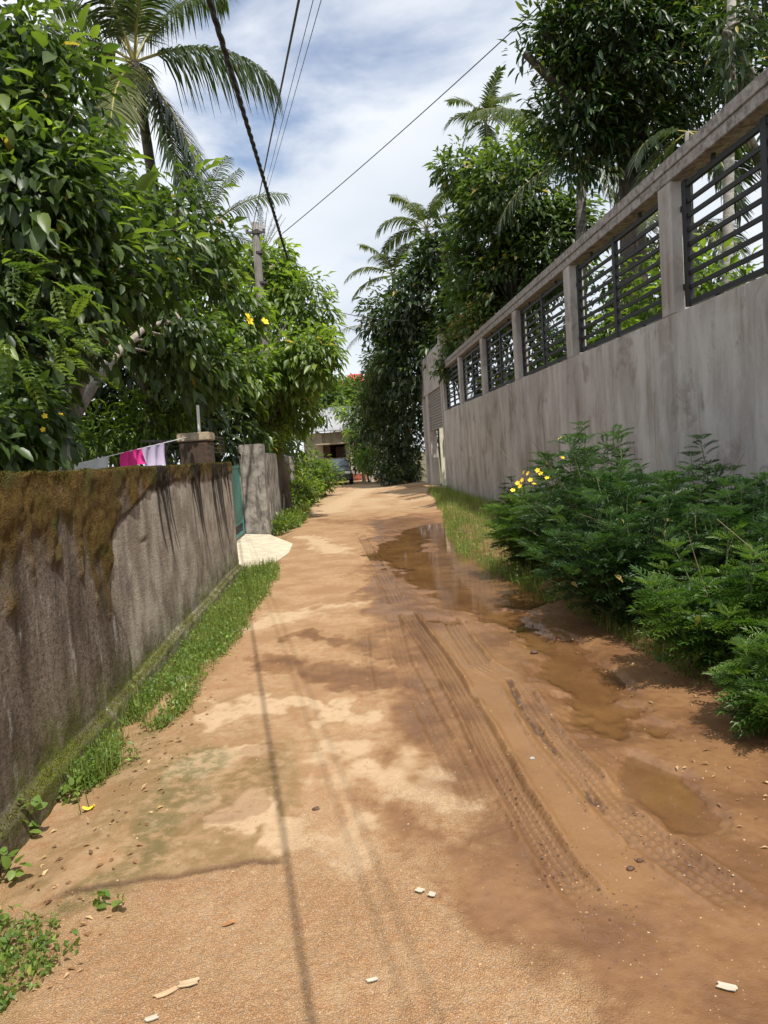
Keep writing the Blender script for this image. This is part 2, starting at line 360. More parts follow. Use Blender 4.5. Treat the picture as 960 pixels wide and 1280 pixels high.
# wheel tracks with tread marks
def track(pp, w, depth, pitch, ridge, fade=(0.3, 0.3), WG=0.95):
    global Z, wet, dark
    P_ = G2(*pp); dd, s, a = dpoly(X, Y, P_); tot = a.max()
    env = sst(0, fade[0], a) * sst(0, fade[1], tot - a)
    inside = sst(w / 2 + 0.012, w / 2 - 0.012, dd + wf * 0.02)
    ribs = 0.5 + 0.5 * np.cos(s * 2 * math.pi / (w / 4)); cuts = sst(-0.5, 0.3, np.sin((a + 0.35 * np.abs(s) + 0.03 * wf) * 2 * math.pi / pitch)); tread = ribs * (0.35 + 0.65 * cuts) * (0.55 + 0.9 * fbm(X * 6, Y * 6, 47, 3))
    brk = sst(0.30, 0.5, fbm(X * 5, Y * 2.2, 41, 3))
    wgt = WG
    Z += env * (-depth * inside + depth * 0.9 * tread * inside * brk + ridge * np.exp(-((dd - w / 2 - 0.02) / 0.018) ** 2) * (0.4 + 1.2 * fbm(X * 14, Y * 14, 44, 3)) * brk)
    dark = np.maximum(dark, inside * env * (1 - tread) * min(1, depth / 0.015) * (0.2 + 0.9 * fbm(X * 7, Y * 5, 48, 3)) * 0.42); wet = np.clip(np.maximum(wet, wgt * inside * env * brk), 0, 1)
track(((508, 765), (545, 815), (590, 890), (640, 985), (690, 1065), (745, 1140)), 0.135, 0.020, 0.045, 0.018)
track(((640, 850), (690, 925), (770, 1015), (860, 1085), (960, 1150)), 0.165, 0.012, 0.045, 0.014)
track(((488, 760), (505, 830), (540, 900), (580, 980), (620, 1060)), 0.13, 0.010, 0.05, 0.008, (1.0, 0.8), 0.6)
track(((452, 770), (455, 830), (465, 900)), 0.12, 0.006, 0.05, 0.005, (0.9, 0.9), 0.4)
track(((445, 660), (470, 700), (500, 760)), 0.18, 0.010, 0.07, 0.010, (2.0, 1.0), 0.5)
track(((560, 770), (600, 830), (640, 850)), 0.16, 0.012, 0.06, 0.012)
# the thin long crack along the right track and mud clods
cd, _, ca = dpoly(X, Y, G2((636, 850), (655, 890), (700, 945), (745, 1000), (790, 1055))); Z -= 0.018 * np.exp(-((cd + wf * 0.06) / 0.014) ** 2); dark = np.maximum(dark, 0.9 * np.exp(-((cd + wf * 0.06) / 0.012) ** 2) * (vnoise(X * 30, Y * 30, 58) > 0.3))
# smooth mud between the tracks
sm, _, sa = dpoly(X, Y, G2((560, 790), (620, 880), (690, 970), (740, 1060), (760, 1090))); smooth = sst(0.30, 0.12, sm + wn_ * 0.3)
# puddle beds
bed = np.zeros_like(X)
for (pp, w, dp) in ((((560, 652), (525, 662), (500, 690), (550, 720), (600, 752)), 0.62, 0.06), (((545, 655), (575, 690), (640, 745)), 0.6, 0.06), (((600, 752), (650, 785), (700, 815), (745, 870), (765, 905)), 0.30, 0.06), (((700, 800), (740, 860)), 0.26, 0.05), (((785, 950), (830, 980), (868, 1025)), 0.17, 0.050), (((540, 772), (562, 776)), 0.16, 0.055)):
    dd, _, _ = dpoly(X, Y, G2(*pp)); bed = np.maximum(bed, dp * sst(w * 1.1, w * 0.3, dd + wn_ * 0.60 * min(1, w * 2.4) + wf * 0.38 * min(1, w * 2.4)))
Z -= bed * 0.75
wet = np.clip(np.maximum(wet, bed / 0.05 * 0.95), 0, 1)
# broken edge of an old concrete skin on the left: a thin step with a dark margin
el = G2((60, 1120), (150, 1108), (190, 1098), (260, 1090), (330, 1080), (352, 1074), (400, 1066)); yl = np.interp(X, [p[0] for p in el], [p[1] for p in el]) + 0.05 * wf + 0.03 * (vnoise(X * 9, Y * 0, 63) - 0.5)
skin = sst(-0.006, 0.006, Y - yl) * sst(gr(360, 1074)[0] + 0.05, gr(340, 1074)[0], X + 0.35 * wn_ * (Y > 3.3)) * sst(-1.5, -1.15, X + wn_ * 0.25) * sst(5.0, 3.9, Y + wn_ * 1.2)
Z += 0.010 * skin; edge_l = np.exp(-((Y - yl + 0.006) / 0.016) ** 2) * sst(gr(360, 1074)[0], gr(345, 1074)[0], X) * sst(-1.35, -1.1, X)
grav = (1 - 0.8 * skin) * np.clip(sst(4.2, 2.6, Y + wn_ * 1.8) * (1 - 0.75 * sst(0.35, 0.9, wet)) + 0.3 * sst(0.52, 0.7, fbm(X * 1.7, Y * 1.2, 51, 4)), 0, 1)
md, _, _ = dpoly(X, Y, G2((70, 1130), (150, 1100), (190, 1080), (200, 1000), (240, 950))); moss = 0.75 * sst(0.22, 0.03, md + wn_ * 0.5) + 0.6 * sst(0.3, 0.0, np.abs(X + 1.3)) * sst(0.4, 0.6, fbm(X * 3, Y * 2, 61, 4))
dark = np.clip(np.maximum(dark, 0.75 * edge_l), 0, 1); moss = np.maximum(moss, 0.42 * skin * sst(0.30, 0.62, fbm(X * 2.4, Y * 1.7, 64, 5) + 0.1) * (1 - sand))
moss = np.clip(moss, 0, 1)
Z += np.where(smooth > 0, -0.6 * smooth * 0.006 * (fbm(X * 9, Y * 9, 5, 3) - 0.5), 0)
Z += grav * 0.006 * (vnoise(X * 55, Y * 55, 71) - 0.5) + (1 - smooth) * 0.004 * (vnoise(X * 38, Y * 30, 72) - 0.5) * (1 - bed / 0.06)
road_h = (xs, ys, Z.reshape(len(ys), len(xs)))
def gz(x, y):
    i = np.clip(np.searchsorted(xs, x), 0, len(xs) - 1); j = np.clip(np.searchsorted(ys, y), 0, len(ys) - 1); return road_h[2][j, i]

b = NB('lane_soil'); o = b.obj()
wetv, sandv, gravv, mossv = b.attr('wet'), b.attr('sand'), b.attr('grav'), b.attr('moss')
n1 = b.noise(o, 2.2, 6, 0.6); n2 = b.noise(o, 14, 6, 0.65); n3 = b.noise(o, 75, 4, 0.7)
dry = b.mix(b.rng(n1, 0.35, 0.65), (0.285, 0.172, 0.090), (0.375, 0.248, 0.140)); dry = b.mix(b.rng(n2, 0.42, 0.72), dry, (0.31, 0.165, 0.080)); dry = b.mix(b.math('MULTIPLY', b.rng(n3, 0.5, 0.75), 0.5), dry, (0.24, 0.125, 0.06))
dry = b.mix(b.math('MULTIPLY', sandv, b.rng(n2, 0.25, 0.5)), dry, (0.455, 0.325, 0.20))
vo = b.vor(o, 170); vo2 = b.vor(o, 48); 
peb = b.n('ShaderNodeSeparateColor'); b.t.links.new(vo.outputs['Color'], peb.inputs[0])
pcol = b.ramp(peb.outputs[0], (0.0, (0.22, 0.11, 0.05)), (0.35, (0.50, 0.28, 0.13)), (0.62, (0.60, 0.40, 0.22)), (0.82, (0.36, 0.20, 0.10)), (0.95, (0.55, 0.46, 0.36)), (1.0, (0.30, 0.30, 0.31)))
gm = b.math('MULTIPLY', gravv, b.rng(vo.outputs['Distance'], 0.62, 0.35)); dry = b.mix(b.math('MULTIPLY', gm, 0.62), dry, pcol)
mud = b.mix(b.rng(n1, 0.38, 0.62), (0.150, 0.072, 0.031), (0.225, 0.117, 0.051)); mud = b.mix(b.math('MULTIPLY', b.rng(n2, 0.5, 0.75), 0.6), mud, (0.13, 0.062, 0.034))
wetm = b.math('ADD', wetv, b.math('MULTIPLY', b.math('SUBTRACT', n2, 0.5), 0.5), True)
col = b.mix(b.rng(wetm, 0.08, 0.8), dry, mud)
col = b.mix(b.math('MULTIPLY', mossv, b.rng(n2, 0.3, 0.6)), col, (0.115, 0.105, 0.04))
col = b.mix(b.math('MULTIPLY', b.attr('clay'), 0.75), col, (0.255, 0.137, 0.058)); col = b.mix(b.attr('dark'), col, (0.070, 0.040, 0.024))
rough = b.rng(wetm, 0.35, 0.95, 0.92, 0.30)
h = b.math('ADD', b.math('MULTIPLY', n3, 0.5), b.math('MULTIPLY', n2, 0.8)); h = b.math('ADD', h, b.math('MULTIPLY', b.math('MULTIPLY', vo.outputs['Distance'], -0.7), gravv)); h = b.math('MULTIPLY', h, b.rng(wetm, 0.3, 1.0, 1.0, 0.45))
m_lane = b.done(col, rough, b.bump(h, 0.75, 0.013), 0, b.rng(wetm, 0.4, 1.0, 0.15, 0.5))
nx, ny = len(xs), len(ys); ii = (np.arange(ny - 1)[:, None] * nx + np.arange(nx - 1)[None, :]).ravel()
road = mesh_np('dirt_lane', np.stack([X, Y, Z], 1), np.stack([ii, ii + 1, ii + nx + 1, ii + nx], 1), np.full(len(ii), 4), m_lane, None, {'wet': wet, 'sand': sand, 'grav': grav, 'moss': moss, 'dark': dark, 'clay': np.clip(smooth * (1 - dark) * sst(0.25, 0.55, fbm(X * 3, Y * 2, 66, 4) + 0.15), 0, 1)}, True)
tag(road, None, None, None, 'structure')

b = NB('muddy_water'); n = b.noise(b.obj((1, 0.6, 1)), 3.0, 4); nrm_ = b.bump(b.noise(b.obj(), 14, 2), 0.035, 0.01)
b.done(b.mix(b.rng(n, 0.3, 0.7), (0.16, 0.078, 0.030), (0.22, 0.112, 0.040)), 0.04, nrm_, 0, 0.5)
fr = b.n('ShaderNodeFresnel'); fr.inputs[0].default_value = 1.33; b.t.links.new(nrm_, fr.inputs[1]); tp = b.n('ShaderNodeBsdfTransparent'); gl = b.n('ShaderNodeBsdfGlossy'); gl.inputs['Roughness'].default_value = 0.04; b.t.links.new(nrm_, gl.inputs['Normal'])
film = b.n('ShaderNodeMixShader'); b.t.links.new(fr.outputs[0], film.inputs[0]); b.t.links.new(tp.outputs[0], film.inputs[1]); b.t.links.new(gl.outputs[0], film.inputs[2])
ms = b.n('ShaderNodeMixShader'); b.set(ms.inputs[0], b.rng(b.attr('depth'), -0.004, 0.034)); b.t.links.new(film.outputs[0], ms.inputs[1]); b.t.links.new(b.b.outputs[0], ms.inputs[2]); b.t.links.new(ms.outputs[0], b.o.inputs[0]); m_water = b.m
wlev = -0.025
dep = wlev - Z; wet_ok = (dep > -0.003) & (bed > 0.012) & (X > -0.3) & (X < 2.3) & (Y > 2.4) & (Y < 19)
fq = np.stack([ii, ii + 1, ii + nx + 1, ii + nx], 1); fq = fq[wet_ok[fq].any(1)]; used, inv = np.unique(fq.ravel(), return_inverse=True)
pw = mesh_np('puddle_water', np.stack([X[used], Y[used], np.full(len(used), wlev)], 1), inv, np.full(len(fq), 4), m_water, None, {'depth': np.clip(dep[used], 0, 1)}, True); tag(pw, None, None, None, 'structure')

# ================================================================== LEFT GARDEN WALL
def wall_face(y0, y1, z0, z1, step):
    yy = np.arange(y0, y1 + step / 2, step); zz = np.arange(z0, z1 + step / 2, step); A, B = np.meshgrid(yy, zz); return yy, zz, A.ravel(), B.ravel()
LW_T = 1.615
yy, zz, A, B = wall_face(-3.0, 11.1, -0.18, LW_T, 0.018)
nA = fbm(A * 1.3, B * 1.3, 101, 5) - 0.5; nB = fbm(A * 7, B * 7, 102, 4) - 0.5; st_ = fbm(A * 9, B * 0.7, 103, 4) - 0.5
# where plaster is bare: right of Y = 5.25 up to a rising edge, and a smaller patch farther left
edge = np.interp(A, [5.2, 5.35, 5.9, 6.3, 7.0, 8.5, 11.1], [1.20, 1.24, 1.30, 1.40, 1.46, 1.45, 1.42])
bare = sst(0.03, -0.03, B - edge - nA * 0.12 - nB * 0.08) * sst(-0.03, 0.03, A - 5.27 - nA * 0.25 - 0.10 * np.sin(B * 6))
low = np.interp(A, [2.5, 3.3, 3.7, 4.1, 4.5, 4.75, 4.95, 5.25, 5.4, 11], [0.92, 0.95, 1.08, 1.18, 1.14, 0.82, 0.62, 0.72, 1.32, 1.44])
mossm = sst(-0.16, 0.22, B - low + st_ * 0.75 + nA * 0.45 + nB * 0.55) * (1 - bare)
base_m = sst(0.52, 0.02, B + nA * 0.5 + st_ * 0.4) * 0.9; ledge = sst(0.11, 0.0, np.abs(B - 0.10 - 0.02 * nA) + 0.12 * nB) * sst(0.36, 0.62, fbm(A * 1.6, B * 3, 108, 5) + 0.04)
crack = np.exp(-((A - 5.27 - nA * 0.25 - 0.10 * np.sin(B * 6)) / 0.018) ** 2) * (B < 1.22) + 0.8 * np.exp(-((B - edge - nA * 0.12 - nB * 0.08) / 0.018) ** 2) * (A > 5.2) * (A < 7.3)
crack += 1.0 * np.exp(-((B - 1.06 - 0.03 * np.sin(A * 5)) / 0.012) ** 2) * np.exp(-((A - 6.05) / 0.12) ** 2)
# dark leaning streaks below the top: cast shadow painted into the plaster colour
shade_run = np.zeros_like(A)
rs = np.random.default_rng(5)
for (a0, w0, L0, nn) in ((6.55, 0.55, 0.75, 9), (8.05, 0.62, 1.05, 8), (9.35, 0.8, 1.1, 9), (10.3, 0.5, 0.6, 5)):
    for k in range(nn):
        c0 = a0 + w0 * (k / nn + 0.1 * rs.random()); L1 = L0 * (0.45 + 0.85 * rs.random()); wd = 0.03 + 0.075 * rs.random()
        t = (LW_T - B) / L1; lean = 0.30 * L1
        shade_run = np.maximum(shade_run, sst(1.02, 0.85, t) * sst(wd, wd * 0.35, np.abs(A - c0 - lean * t * t - 0.02 * np.sin(t * 7 + k)) + 0.012 * nB + wd * 0.55 * t * t))
shade_run *= sst(-0.45, -0.15, nB)
disp = WALL_L + 0.006 * nB + 0.010 * nA + 0.022 * mossm * (0.6 + nB * 2.2) - 0.012 * crack + 0.012 * base_m * (0.5 + 2 * nB) + (1 - bare) * 0.006
ph = 0.09 + 0.012 * np.sin(A * 2.1) + 0.03 * nA                                   # plinth ledge near the foot
disp += 0.055 * sst(0.02, -0.02, B - ph)
b = NB('weathered_plaster'); mo, ba, sk_, cr_, bm_ = b.attr('moss'), b.attr('bare'), b.attr('shade_streak'), b.attr('crack'), b.attr('foot')
o = b.obj(); so_ = b.obj((1, 3.2, 0.9)); ns = b.noise(so_, 1.0, 6, 0.7); nf = b.noise(o, 30, 5, 0.7); nm = b.noise(o, 3.2, 6, 0.6); nd = b.noise(o, 70, 3, 0.7)
old = b.mix(b.rng(ns, 0.34, 0.66), (0.062, 0.043, 0.030), (0.21, 0.168, 0.132)); old = b.mix(b.math('MULTIPLY', b.rng(nf, 0.45, 0.7), 0.75), old, (0.042, 0.034, 0.03)); old = b.mix(b.math('MULTIPLY', b.rng(b.noise(b.obj((1, 3.0, 0.8), (0, 3, 1)), 2.0, 7, 0.75), 0.54, 0.68), 0.8), old, (0.40, 0.38, 0.35))
cl = b.mix(b.rng(nm, 0.36, 0.66), (0.24, 0.195, 0.155), (0.44, 0.385, 0.32)); cl = b.mix(b.math('MULTIPLY', b.rng(ns, 0.48, 0.72), 0.7), cl, (0.13, 0.105, 0.09)); cl = b.mix(b.math('MULTIPLY', b.rng(nf, 0.5, 0.75), 0.5), cl, (0.12, 0.10, 0.085))
wc = b.mix(ba, old, cl)
mc = b.ramp(nf, (0.28, (0.030, 0.020, 0.009)), (0.5, (0.135, 0.078, 0.018)), (0.72, (0.15, 0.120, 0.026))); mc = b.mix(b.rng(nm, 0.5, 0.7), mc, (0.075, 0.085, 0.018))
wc = b.mix(mo, wc, mc)
wc = b.mix(b.math('MULTIPLY', bm_, b.rng(nf, 0.3, 0.6)), wc, b.mix(b.rng(nm, 0.35, 0.6), (0.055, 0.042, 0.022), (0.11, 0.12, 0.022)))
wc = b.mix(b.math('MULTIPLY', b.attr('ledge'), b.rng(nf, 0.25, 0.55)), wc, b.mix(b.rng(nd, 0.35, 0.65), (0.06, 0.075, 0.012), (0.15, 0.17, 0.022)))
wc = b.mix(b.math('MULTIPLY', sk_, 0.95), wc, (0.022, 0.019, 0.018)); wc = b.mix(b.math('MULTIPLY', cr_, 0.7, True), wc, (0.02, 0.016, 0.013))
hb = b.math('ADD', b.math('MULTIPLY', nf, 1.0), b.math('MULTIPLY', nd, b.math('ADD', b.math('MULTIPLY', mo, 1.6), 0.5)))
m_plaster = b.done(wc, 0.95, b.bump(hb, 0.9, 0.02), 0, 0.2)
GW = thing('garden_wall', 'long low mossy plastered garden wall with brown streaks along the left of the lane', 'wall', (WALL_L, 5, 0))
nx, ny = len(yy), len(zz); ii = (np.arange(ny - 1)[:, None] * nx + np.arange(nx - 1)[None, :]).ravel()
Vf = np.stack([disp, A, B], 1) - np.array(GW.location)
# plaster face wraps into top, end and back as one mesh
k0 = len(Vf); top = np.arange(nx) + (ny - 1) * nx; end = np.arange(ny) * nx + nx - 1
Vf[:, 2] += sst(1.3, LW_T, B) * (0.030 * (fbm(A * 1.1, B * 0, 121, 4) - 0.6) + 0.02 * (vnoise(A * 6, B * 0, 122) - 0.5)); Vt = Vf[top].copy(); Vt[:, 0] = -0.20; Vt[:, 2] += 0.012 * vnoise(yy * 8, yy * 0 + 3, 8) 
Ve = Vf[end].copy(); Ve[:, 0] = -0.20
Vb = Vt.copy(); Vb[:, 2] = -0.1
Q = np.stack([ii, ii + 1, ii + nx + 1, ii + nx], 1)
qt = np.stack([top[:-1], top[1:], k0 + np.arange(1, nx), k0 + np.arange(nx - 1)], 1)
k1 = k0 + nx; qe = np.stack([end[:-1], k1 + np.arange(ny - 1), k1 + np.arange(1, ny), end[1:]], 1)
k2 = k1 + ny; qb = np.stack([k0 + np.arange(nx - 1), k0 + np.arange(1, nx), k2 + np.arange(1, nx), k2 + np.arange(nx - 1)], 1)
def ext(a, t): return np.concatenate([a, a[top] * 0 + t, a[end], a[top] * 0])
mesh_np('plaster_wall', np.concatenate([Vf, Vt, Ve, Vb]), np.concatenate([Q, qt, qe, qb]), np.full(len(Q) + len(qt) + len(qe) + len(qb), 4), m_plaster, GW, {'moss': ext(mossm, 1.0), 'bare': ext(bare, 0), 'shade_streak': ext(shade_run, 0), 'crack': ext(crack, 0), 'foot': ext(base_m, 0), 'ledge': ext(ledge, 0)}, True)
# cushions of moss along the top
m_moss = leaf_mat('moss_green', (0.055, 0.045, 0.014), (0.105, 0.095, 0.02), (0.17, 0.17, 0.032), 0.9, 0.2, (1.1, 1.2, 0.5), 0.1)
lv = Leaves(); N = 14000; my = 2.2 + 8.9 * rng.random(N) ** 1.3; mz = LW_T + 0.004 + 0.030 * (fbm(my * 1.1, my * 0, 121, 4) - 0.6) + 0.02 * (vnoise(my * 6, my * 0, 122) - 0.5) - 0.10 * rng.random(N) ** 3; mx = np.where(rng.random(N) < 0.35, WALL_L - 0.2 * rng.random(N), WALL_L + 0.012)
lv.add(tmpl_small(0.5), np.stack([mx, my, mz], 1), sph(N) * 0.7 + np.array([0.35, 0, 0.7]), sph(N), 0.006 + 0.010 * rng.random(N), 0.6 * rng.random(N))
N = 5000; my = 2.3 + 8.7 * rng.random(N) ** 1.5; pz = 0.09 + 0.012 * np.sin(my * 2.1)
lv.add(tmpl_small(0.5), np.stack([WALL_L + 0.02 + 0.045 * rng.random(N), my, pz + 0.01 + 0.02 * (rng.random(N) - 0.5)], 1), sph(N) * 0.7 + np.array([0.35, 0, 0.7]), sph(N), 0.005 + 0.009 * rng.random(N), rng.random(N))
tag(lv.build('moss_cushions', m_moss, GW), None, None, None, 'stuff')

# ------------------------------------------------------------------ gate, pillars, slab on the left
b = NB('concrete_slab'); n = b.noise(b.obj(), 5, 6, 0.6); m_slab = b.done(b.mix(b.rng(n, 0.35, 0.65), (0.46, 0.39, 0.28), (0.60, 0.53, 0.40)), 0.9, b.bump(b.noise(b.obj(), 40, 4), 0.4, 0.01))
c = [gr(300, 722), gr(338, 716), gr(360, 688), gr(338, 676)]
s = MB(); P_ = [(-2.3, 11.15), (-1.45, 11.15), (-1.12, 11.6), (-0.98, 12.7), (-1.0, 14.0), (-1.35, 15.0), (-1.6, 15.85), (-2.3, 15.85)]
V = [(x, y, 0.10 if x < -1.65 else 0.035 if x < -1.2 else 0.012) for x, y in P_] + [(x, y, -0.1) for x, y in P_]; n8 = len(P_)
s.add(V, [tuple(range(n8))] + [(i, i + n8, (i + 1) % n8 + n8, (i + 1) % n8) for i in range(n8)]); tag(s.build('driveway_slab', m_slab), None, None, None, 'structure')

b = NB('old_concrete'); ns = b.noise(b.obj((4, 4, 0.8)), 2.2, 6, 0.65); nf = b.noise(b.obj(), 3.6, 8, 0.7)
cc = b.mix(b.rng(nf, 0.36, 0.62), (0.13, 0.115, 0.10), (0.37, 0.34, 0.30)); cc = b.mix(b.math('MULTIPLY', b.rng(ns, 0.48, 0.68), 0.8), cc, (0.055, 0.05, 0.042)); m_oldcon = b.done(cc, 0.95, b.bump(b.noise(b.obj(), 45, 5, 0.7), 0.6, 0.02))
b = NB('dark_brick'); br = b.n('ShaderNodeTexBrick'); b.t.links.new(b.obj((1, 1, 1)), br.inputs[0]); br.inputs['Scale'].default_value = 4.5; br.inputs['Color1'].default_value = (0.10, 0.05, 0.03, 1); br.inputs['Color2'].default_value = (0.06, 0.038, 0.026, 1); br.inputs['Mortar'].default_value = (0.035, 0.028, 0.022, 1)
nf = b.noise(b.obj(), 10, 5); m_brick = b.done(b.mix(b.rng(nf, 0.45, 0.7), br.outputs[0], (0.05, 0.045, 0.03)), 0.95, b.bump(nf, 0.7, 0.03))
m_cap = plain('cap_concrete', (0.36, 0.29, 0.20), 0.9, 0, 0.3, 10, 0.4)
m_teal = plain('teal_paint', (0.07, 0.23, 0.20), 0.5, 0, 0.25, 14, 0.1)
m_rust = plain('rusty_iron', (0.075, 0.065, 0.065), 0.7, 0.3, 0.4, 30, 0.2)
m_white = plain('white_paint', (0.72, 0.72, 0.70), 0.55, 0, 0.08, 12, 0.05)

g = thing('gate_pillar', 'dark brick gate pillar with a pale square cap, just behind the end of the mossy wall', 'pillar', (-2.18, 11.45, 0))
mb = MB(); mb.box(-2.38, -1.93, 11.25, 11.70, -0.12, 1.97, 0.02); mb.build('brick_shaft', m_brick, g)
mb = MB(); mb.box(-2.40, -1.91, 11.23, 11.72, 1.972, 2.10, 0.015); mb.build('cap', m_cap, g)
mb = MB(); mb.tube([(-2.10, 11.5, 2.1), (-2.09, 11.5, 2.52)], 0.022, 8); mb.build('pipe_stub', m_white, g)
ge = thing('garden_gate', 'teal sheet metal gate standing in the opening past the brick pillar', 'gate', (-2.12, 13.9, 0.1))
mb = MB(); mb.box(-2.14, -2.105, 11.78, 15.60, 0.42, 1.50); mb.build('sheet_panel', m_teal, ge)
mb = MB()
for (z0, z1) in ((0.14, 0.19), (0.37, 0.42), (1.50, 1.55)): mb.box(-2.15, -2.095, 11.78, 15.60, z0, z1)
for y in (11.78, 13.68, 13.76, 15.55): mb.box(-2.155, -2.09, y, y + 0.05, 0.10, 1.55)
mb.build('frame', m_teal, ge)
mb = MB()
for k in range(5): mb.tube([(-2.12, 11.8, 0.215 + k * 0.036), (-2.12, 15.58, 0.215 + k * 0.036)], 0.008, 6)
mb.build('lower_bars', m_rust, ge)
gp = thing('iron_grille', 'rusty iron grille of thin bars beside the brick pillar cap', 'grille', (-2.9, 11.5, 1.5))
mb = MB()
for (a, c_) in (((-2.96, 11.4, 1.5), (-2.62, 11.45, 2.02)), ((-2.62, 11.45, 1.5), (-2.62, 11.45, 2.02)), ((-2.96, 11.4, 2.03), (-2.40, 11.45, 1.99)), ((-2.80, 11.42, 1.5), (-2.55, 11.43, 1.98))): mb.bar(a, c_, 0.035, 0.035)
for k in range(5): mb.tube([(-2.62, 11.45, 1.6 + 0.08 * k), (-2.4, 11.46, 1.6 + 0.08 * k)], 0.008, 5)
mb.build('bars', m_rust, gp)
gq = thing('iron_grille', 'rusty grille of thin horizontal bars above the teal gate', 'grille', (-2.0, 12.6, 1.77))
mb = MB()
for z in (1.80, 1.87, 1.94, 2.01): mb.tube([(-2.0, 11.75, z), (-2.0, 13.1, z)], 0.007, 5)
mb.bar((-2.0, 11.75, 2.05), (-2.0, 13.1, 2.05), 0.03, 0.03); mb.bar((-2.0, 13.1, 1.77), (-2.0, 13.1, 2.06), 0.03, 0.03); mb.build('bars', m_rust, gq)
g = thing('gate_post', 'wide grey stained concrete gate post with flat top beyond the teal gate', 'pillar', (-1.85, 16.2, 0))
mb = MB(); mb.box(-2.12, -1.62, 15.92, 16.5, -0.1, 1.98, 0.02); mb.build('shaft', m_oldcon, g)
mb = MB(); mb.box(-1.90, -1.60, 16.51, 19.2, -0.1, 1.78, 0.02); tag(mb.build('side_wall', m_oldcon), 'short stained concrete wall running on behind the gate post', 'wall')

# utility pole and wires
m_pole = bark_mat('pole_concrete', (0.10, 0.09, 0.08), (0.19, 0.175, 0.16), 5, 0.3)
m_cable = plain('black_cable', (0.02, 0.02, 0.022), 0.6); m_wire = plain('grey_wire', (0.10, 0.10, 0.11), 0.5, 0.4)
m_porc = plain('porcelain', (0.35, 0.30, 0.27), 0.3)
PX, PY = -1.50, 20.6; PXT = -1.79
up = thing('utility_pole', 'tall weathered utility pole rising out of the foliage at the left of the lane', 'pole', (PX, PY, 0))
mb = MB(); mb.tube([(PX, PY, -0.1), (PX - 0.33, PY, 4.0), (PXT, PY, 8.0)], [0.15, 0.125, 0.10], 12); mb.build('shaft', m_pole, up, True)
for z in (7.75, 7.2, 6.4, 5.6):
    xz = PX + (PXT - PX) * z / 8; mb = MB(); mb.tube([(xz, PY, z - 0.03), (xz, PY, z + 0.03)], 0.135 - (z - 4) * 0.004, 12); mb.build('band', m_rust, up)
PX0 = PX; PX = PXT
mb = MB(); mb.bar((PX - 0.26, PY - 0.09, 7.72), (PX + 0.26, PY - 0.09, 7.72), 0.06, 0.06); mb.build('crossarm', m_rust, up)
for dx in (-0.22, 0.03, 0.22):
    mb = MB(); mb.tube([(PX + dx, PY - 0.08, 7.75), (PX + dx, PY - 0.08, 7.80), (PX + dx, PY - 0.08, 7.86), (PX + dx, PY - 0.08, 7.92)], [0.02, 0.05, 0.04, 0.03], 10); mb.build('insulator', m_porc, up)
def wire(name, label, a, c_, r, sag, mat, twist=0, cat='cable', group=None):
    a = np.array(a, float); c_ = np.array(c_, float); k = 60; t = np.linspace(0, 1, k)[:, None]; P_ = a + (c_ - a) * t - np.array([0, 0, 1]) * sag * 4 * t * (1 - t)
    root_loc = a; mb = MB()
    if twist:
        k2 = 260; t = np.linspace(0, 1, k2)[:, None]; P_ = a + (c_ - a) * t - np.array([0, 0, 1]) * sag * 4 * t * (1 - t); ph = t[:, 0] * np.linalg.norm(c_ - a) / twist * 2 * math.pi
        for q in range(3):
            off = r * 0.62 * np.stack([np.cos(ph + q * 2.094), 0 * ph, np.sin(ph + q * 2.094)], 1); mb.tube(P_ + off, r * 0.6, 6)
    else: mb.tube(P_, r, 6)
    return tag(mb.build(name, mat, None, True), label, cat, group)
def through(a, px, py, Yq, Yend):           # far end of a straight wire that starts at a and passes the line of sight of (px, py)
    p = at(px, py, Yq); d = p - np.array(a); return np.array(a) + d * ((Yend - a[1]) / d[1])
a = at(360, 325, 19.0); wire('overhead_cable', 'thick black twisted cable sagging down to the pole from the upper left', through(a, 259, -4, 7.2, -6), a, 0.028, -0.05, m_cable, 0.9)
for (pz, px, lab) in ((7.90, 374, 'thin grey wire, leftmost of the three running to the pole top'), (7.90, 392, 'grey wire in the middle of the three running to the pole top'), (7.92, 402, 'grey wire, rightmost of the three running to the pole top')):
    a = np.array((PX + (-0.4 if px == 374 else 0.05 if px == 392 else 0.42) , PY - 0.08, pz)) if px != 374 else np.array((PX - 0.1, PY - 0.05, 7.9))
    a = np.array((PX + (-0.05 if px == 374 else 0.02 if px == 392 else 0.08), PY - 0.1, pz)); wire('overhead_wire', lab, through(a, px, -2, 5.7 if px == 374 else 7.0, -2.0), a, 0.010 if px == 374 else 0.0038, 0.0, m_wire, 0, 'wire', 'wires along the lane')
a = at(353, 292, 19.5); c_ = at(668, 8, 13.0); d = c_ - a; wire('service_wire', 'single grey wire crossing the lane to the upper right tree', a, a + d * 1.25, 0.011, 0.10, m_wire, 0, 'wire')
wire('service_wire', 'thin wire crossing the gap of sky far down the lane, upper of two', at(380, 378, 21), at(530, 398, 34), 0.012, 0.25, m_wire, 0, 'wire')
wire('service_wire', 'thin wire crossing the gap of sky far down the lane, lower of two', at(380, 385, 21), at(470, 420, 36), 0.012, 0.1, m_wire, 0, 'wire')

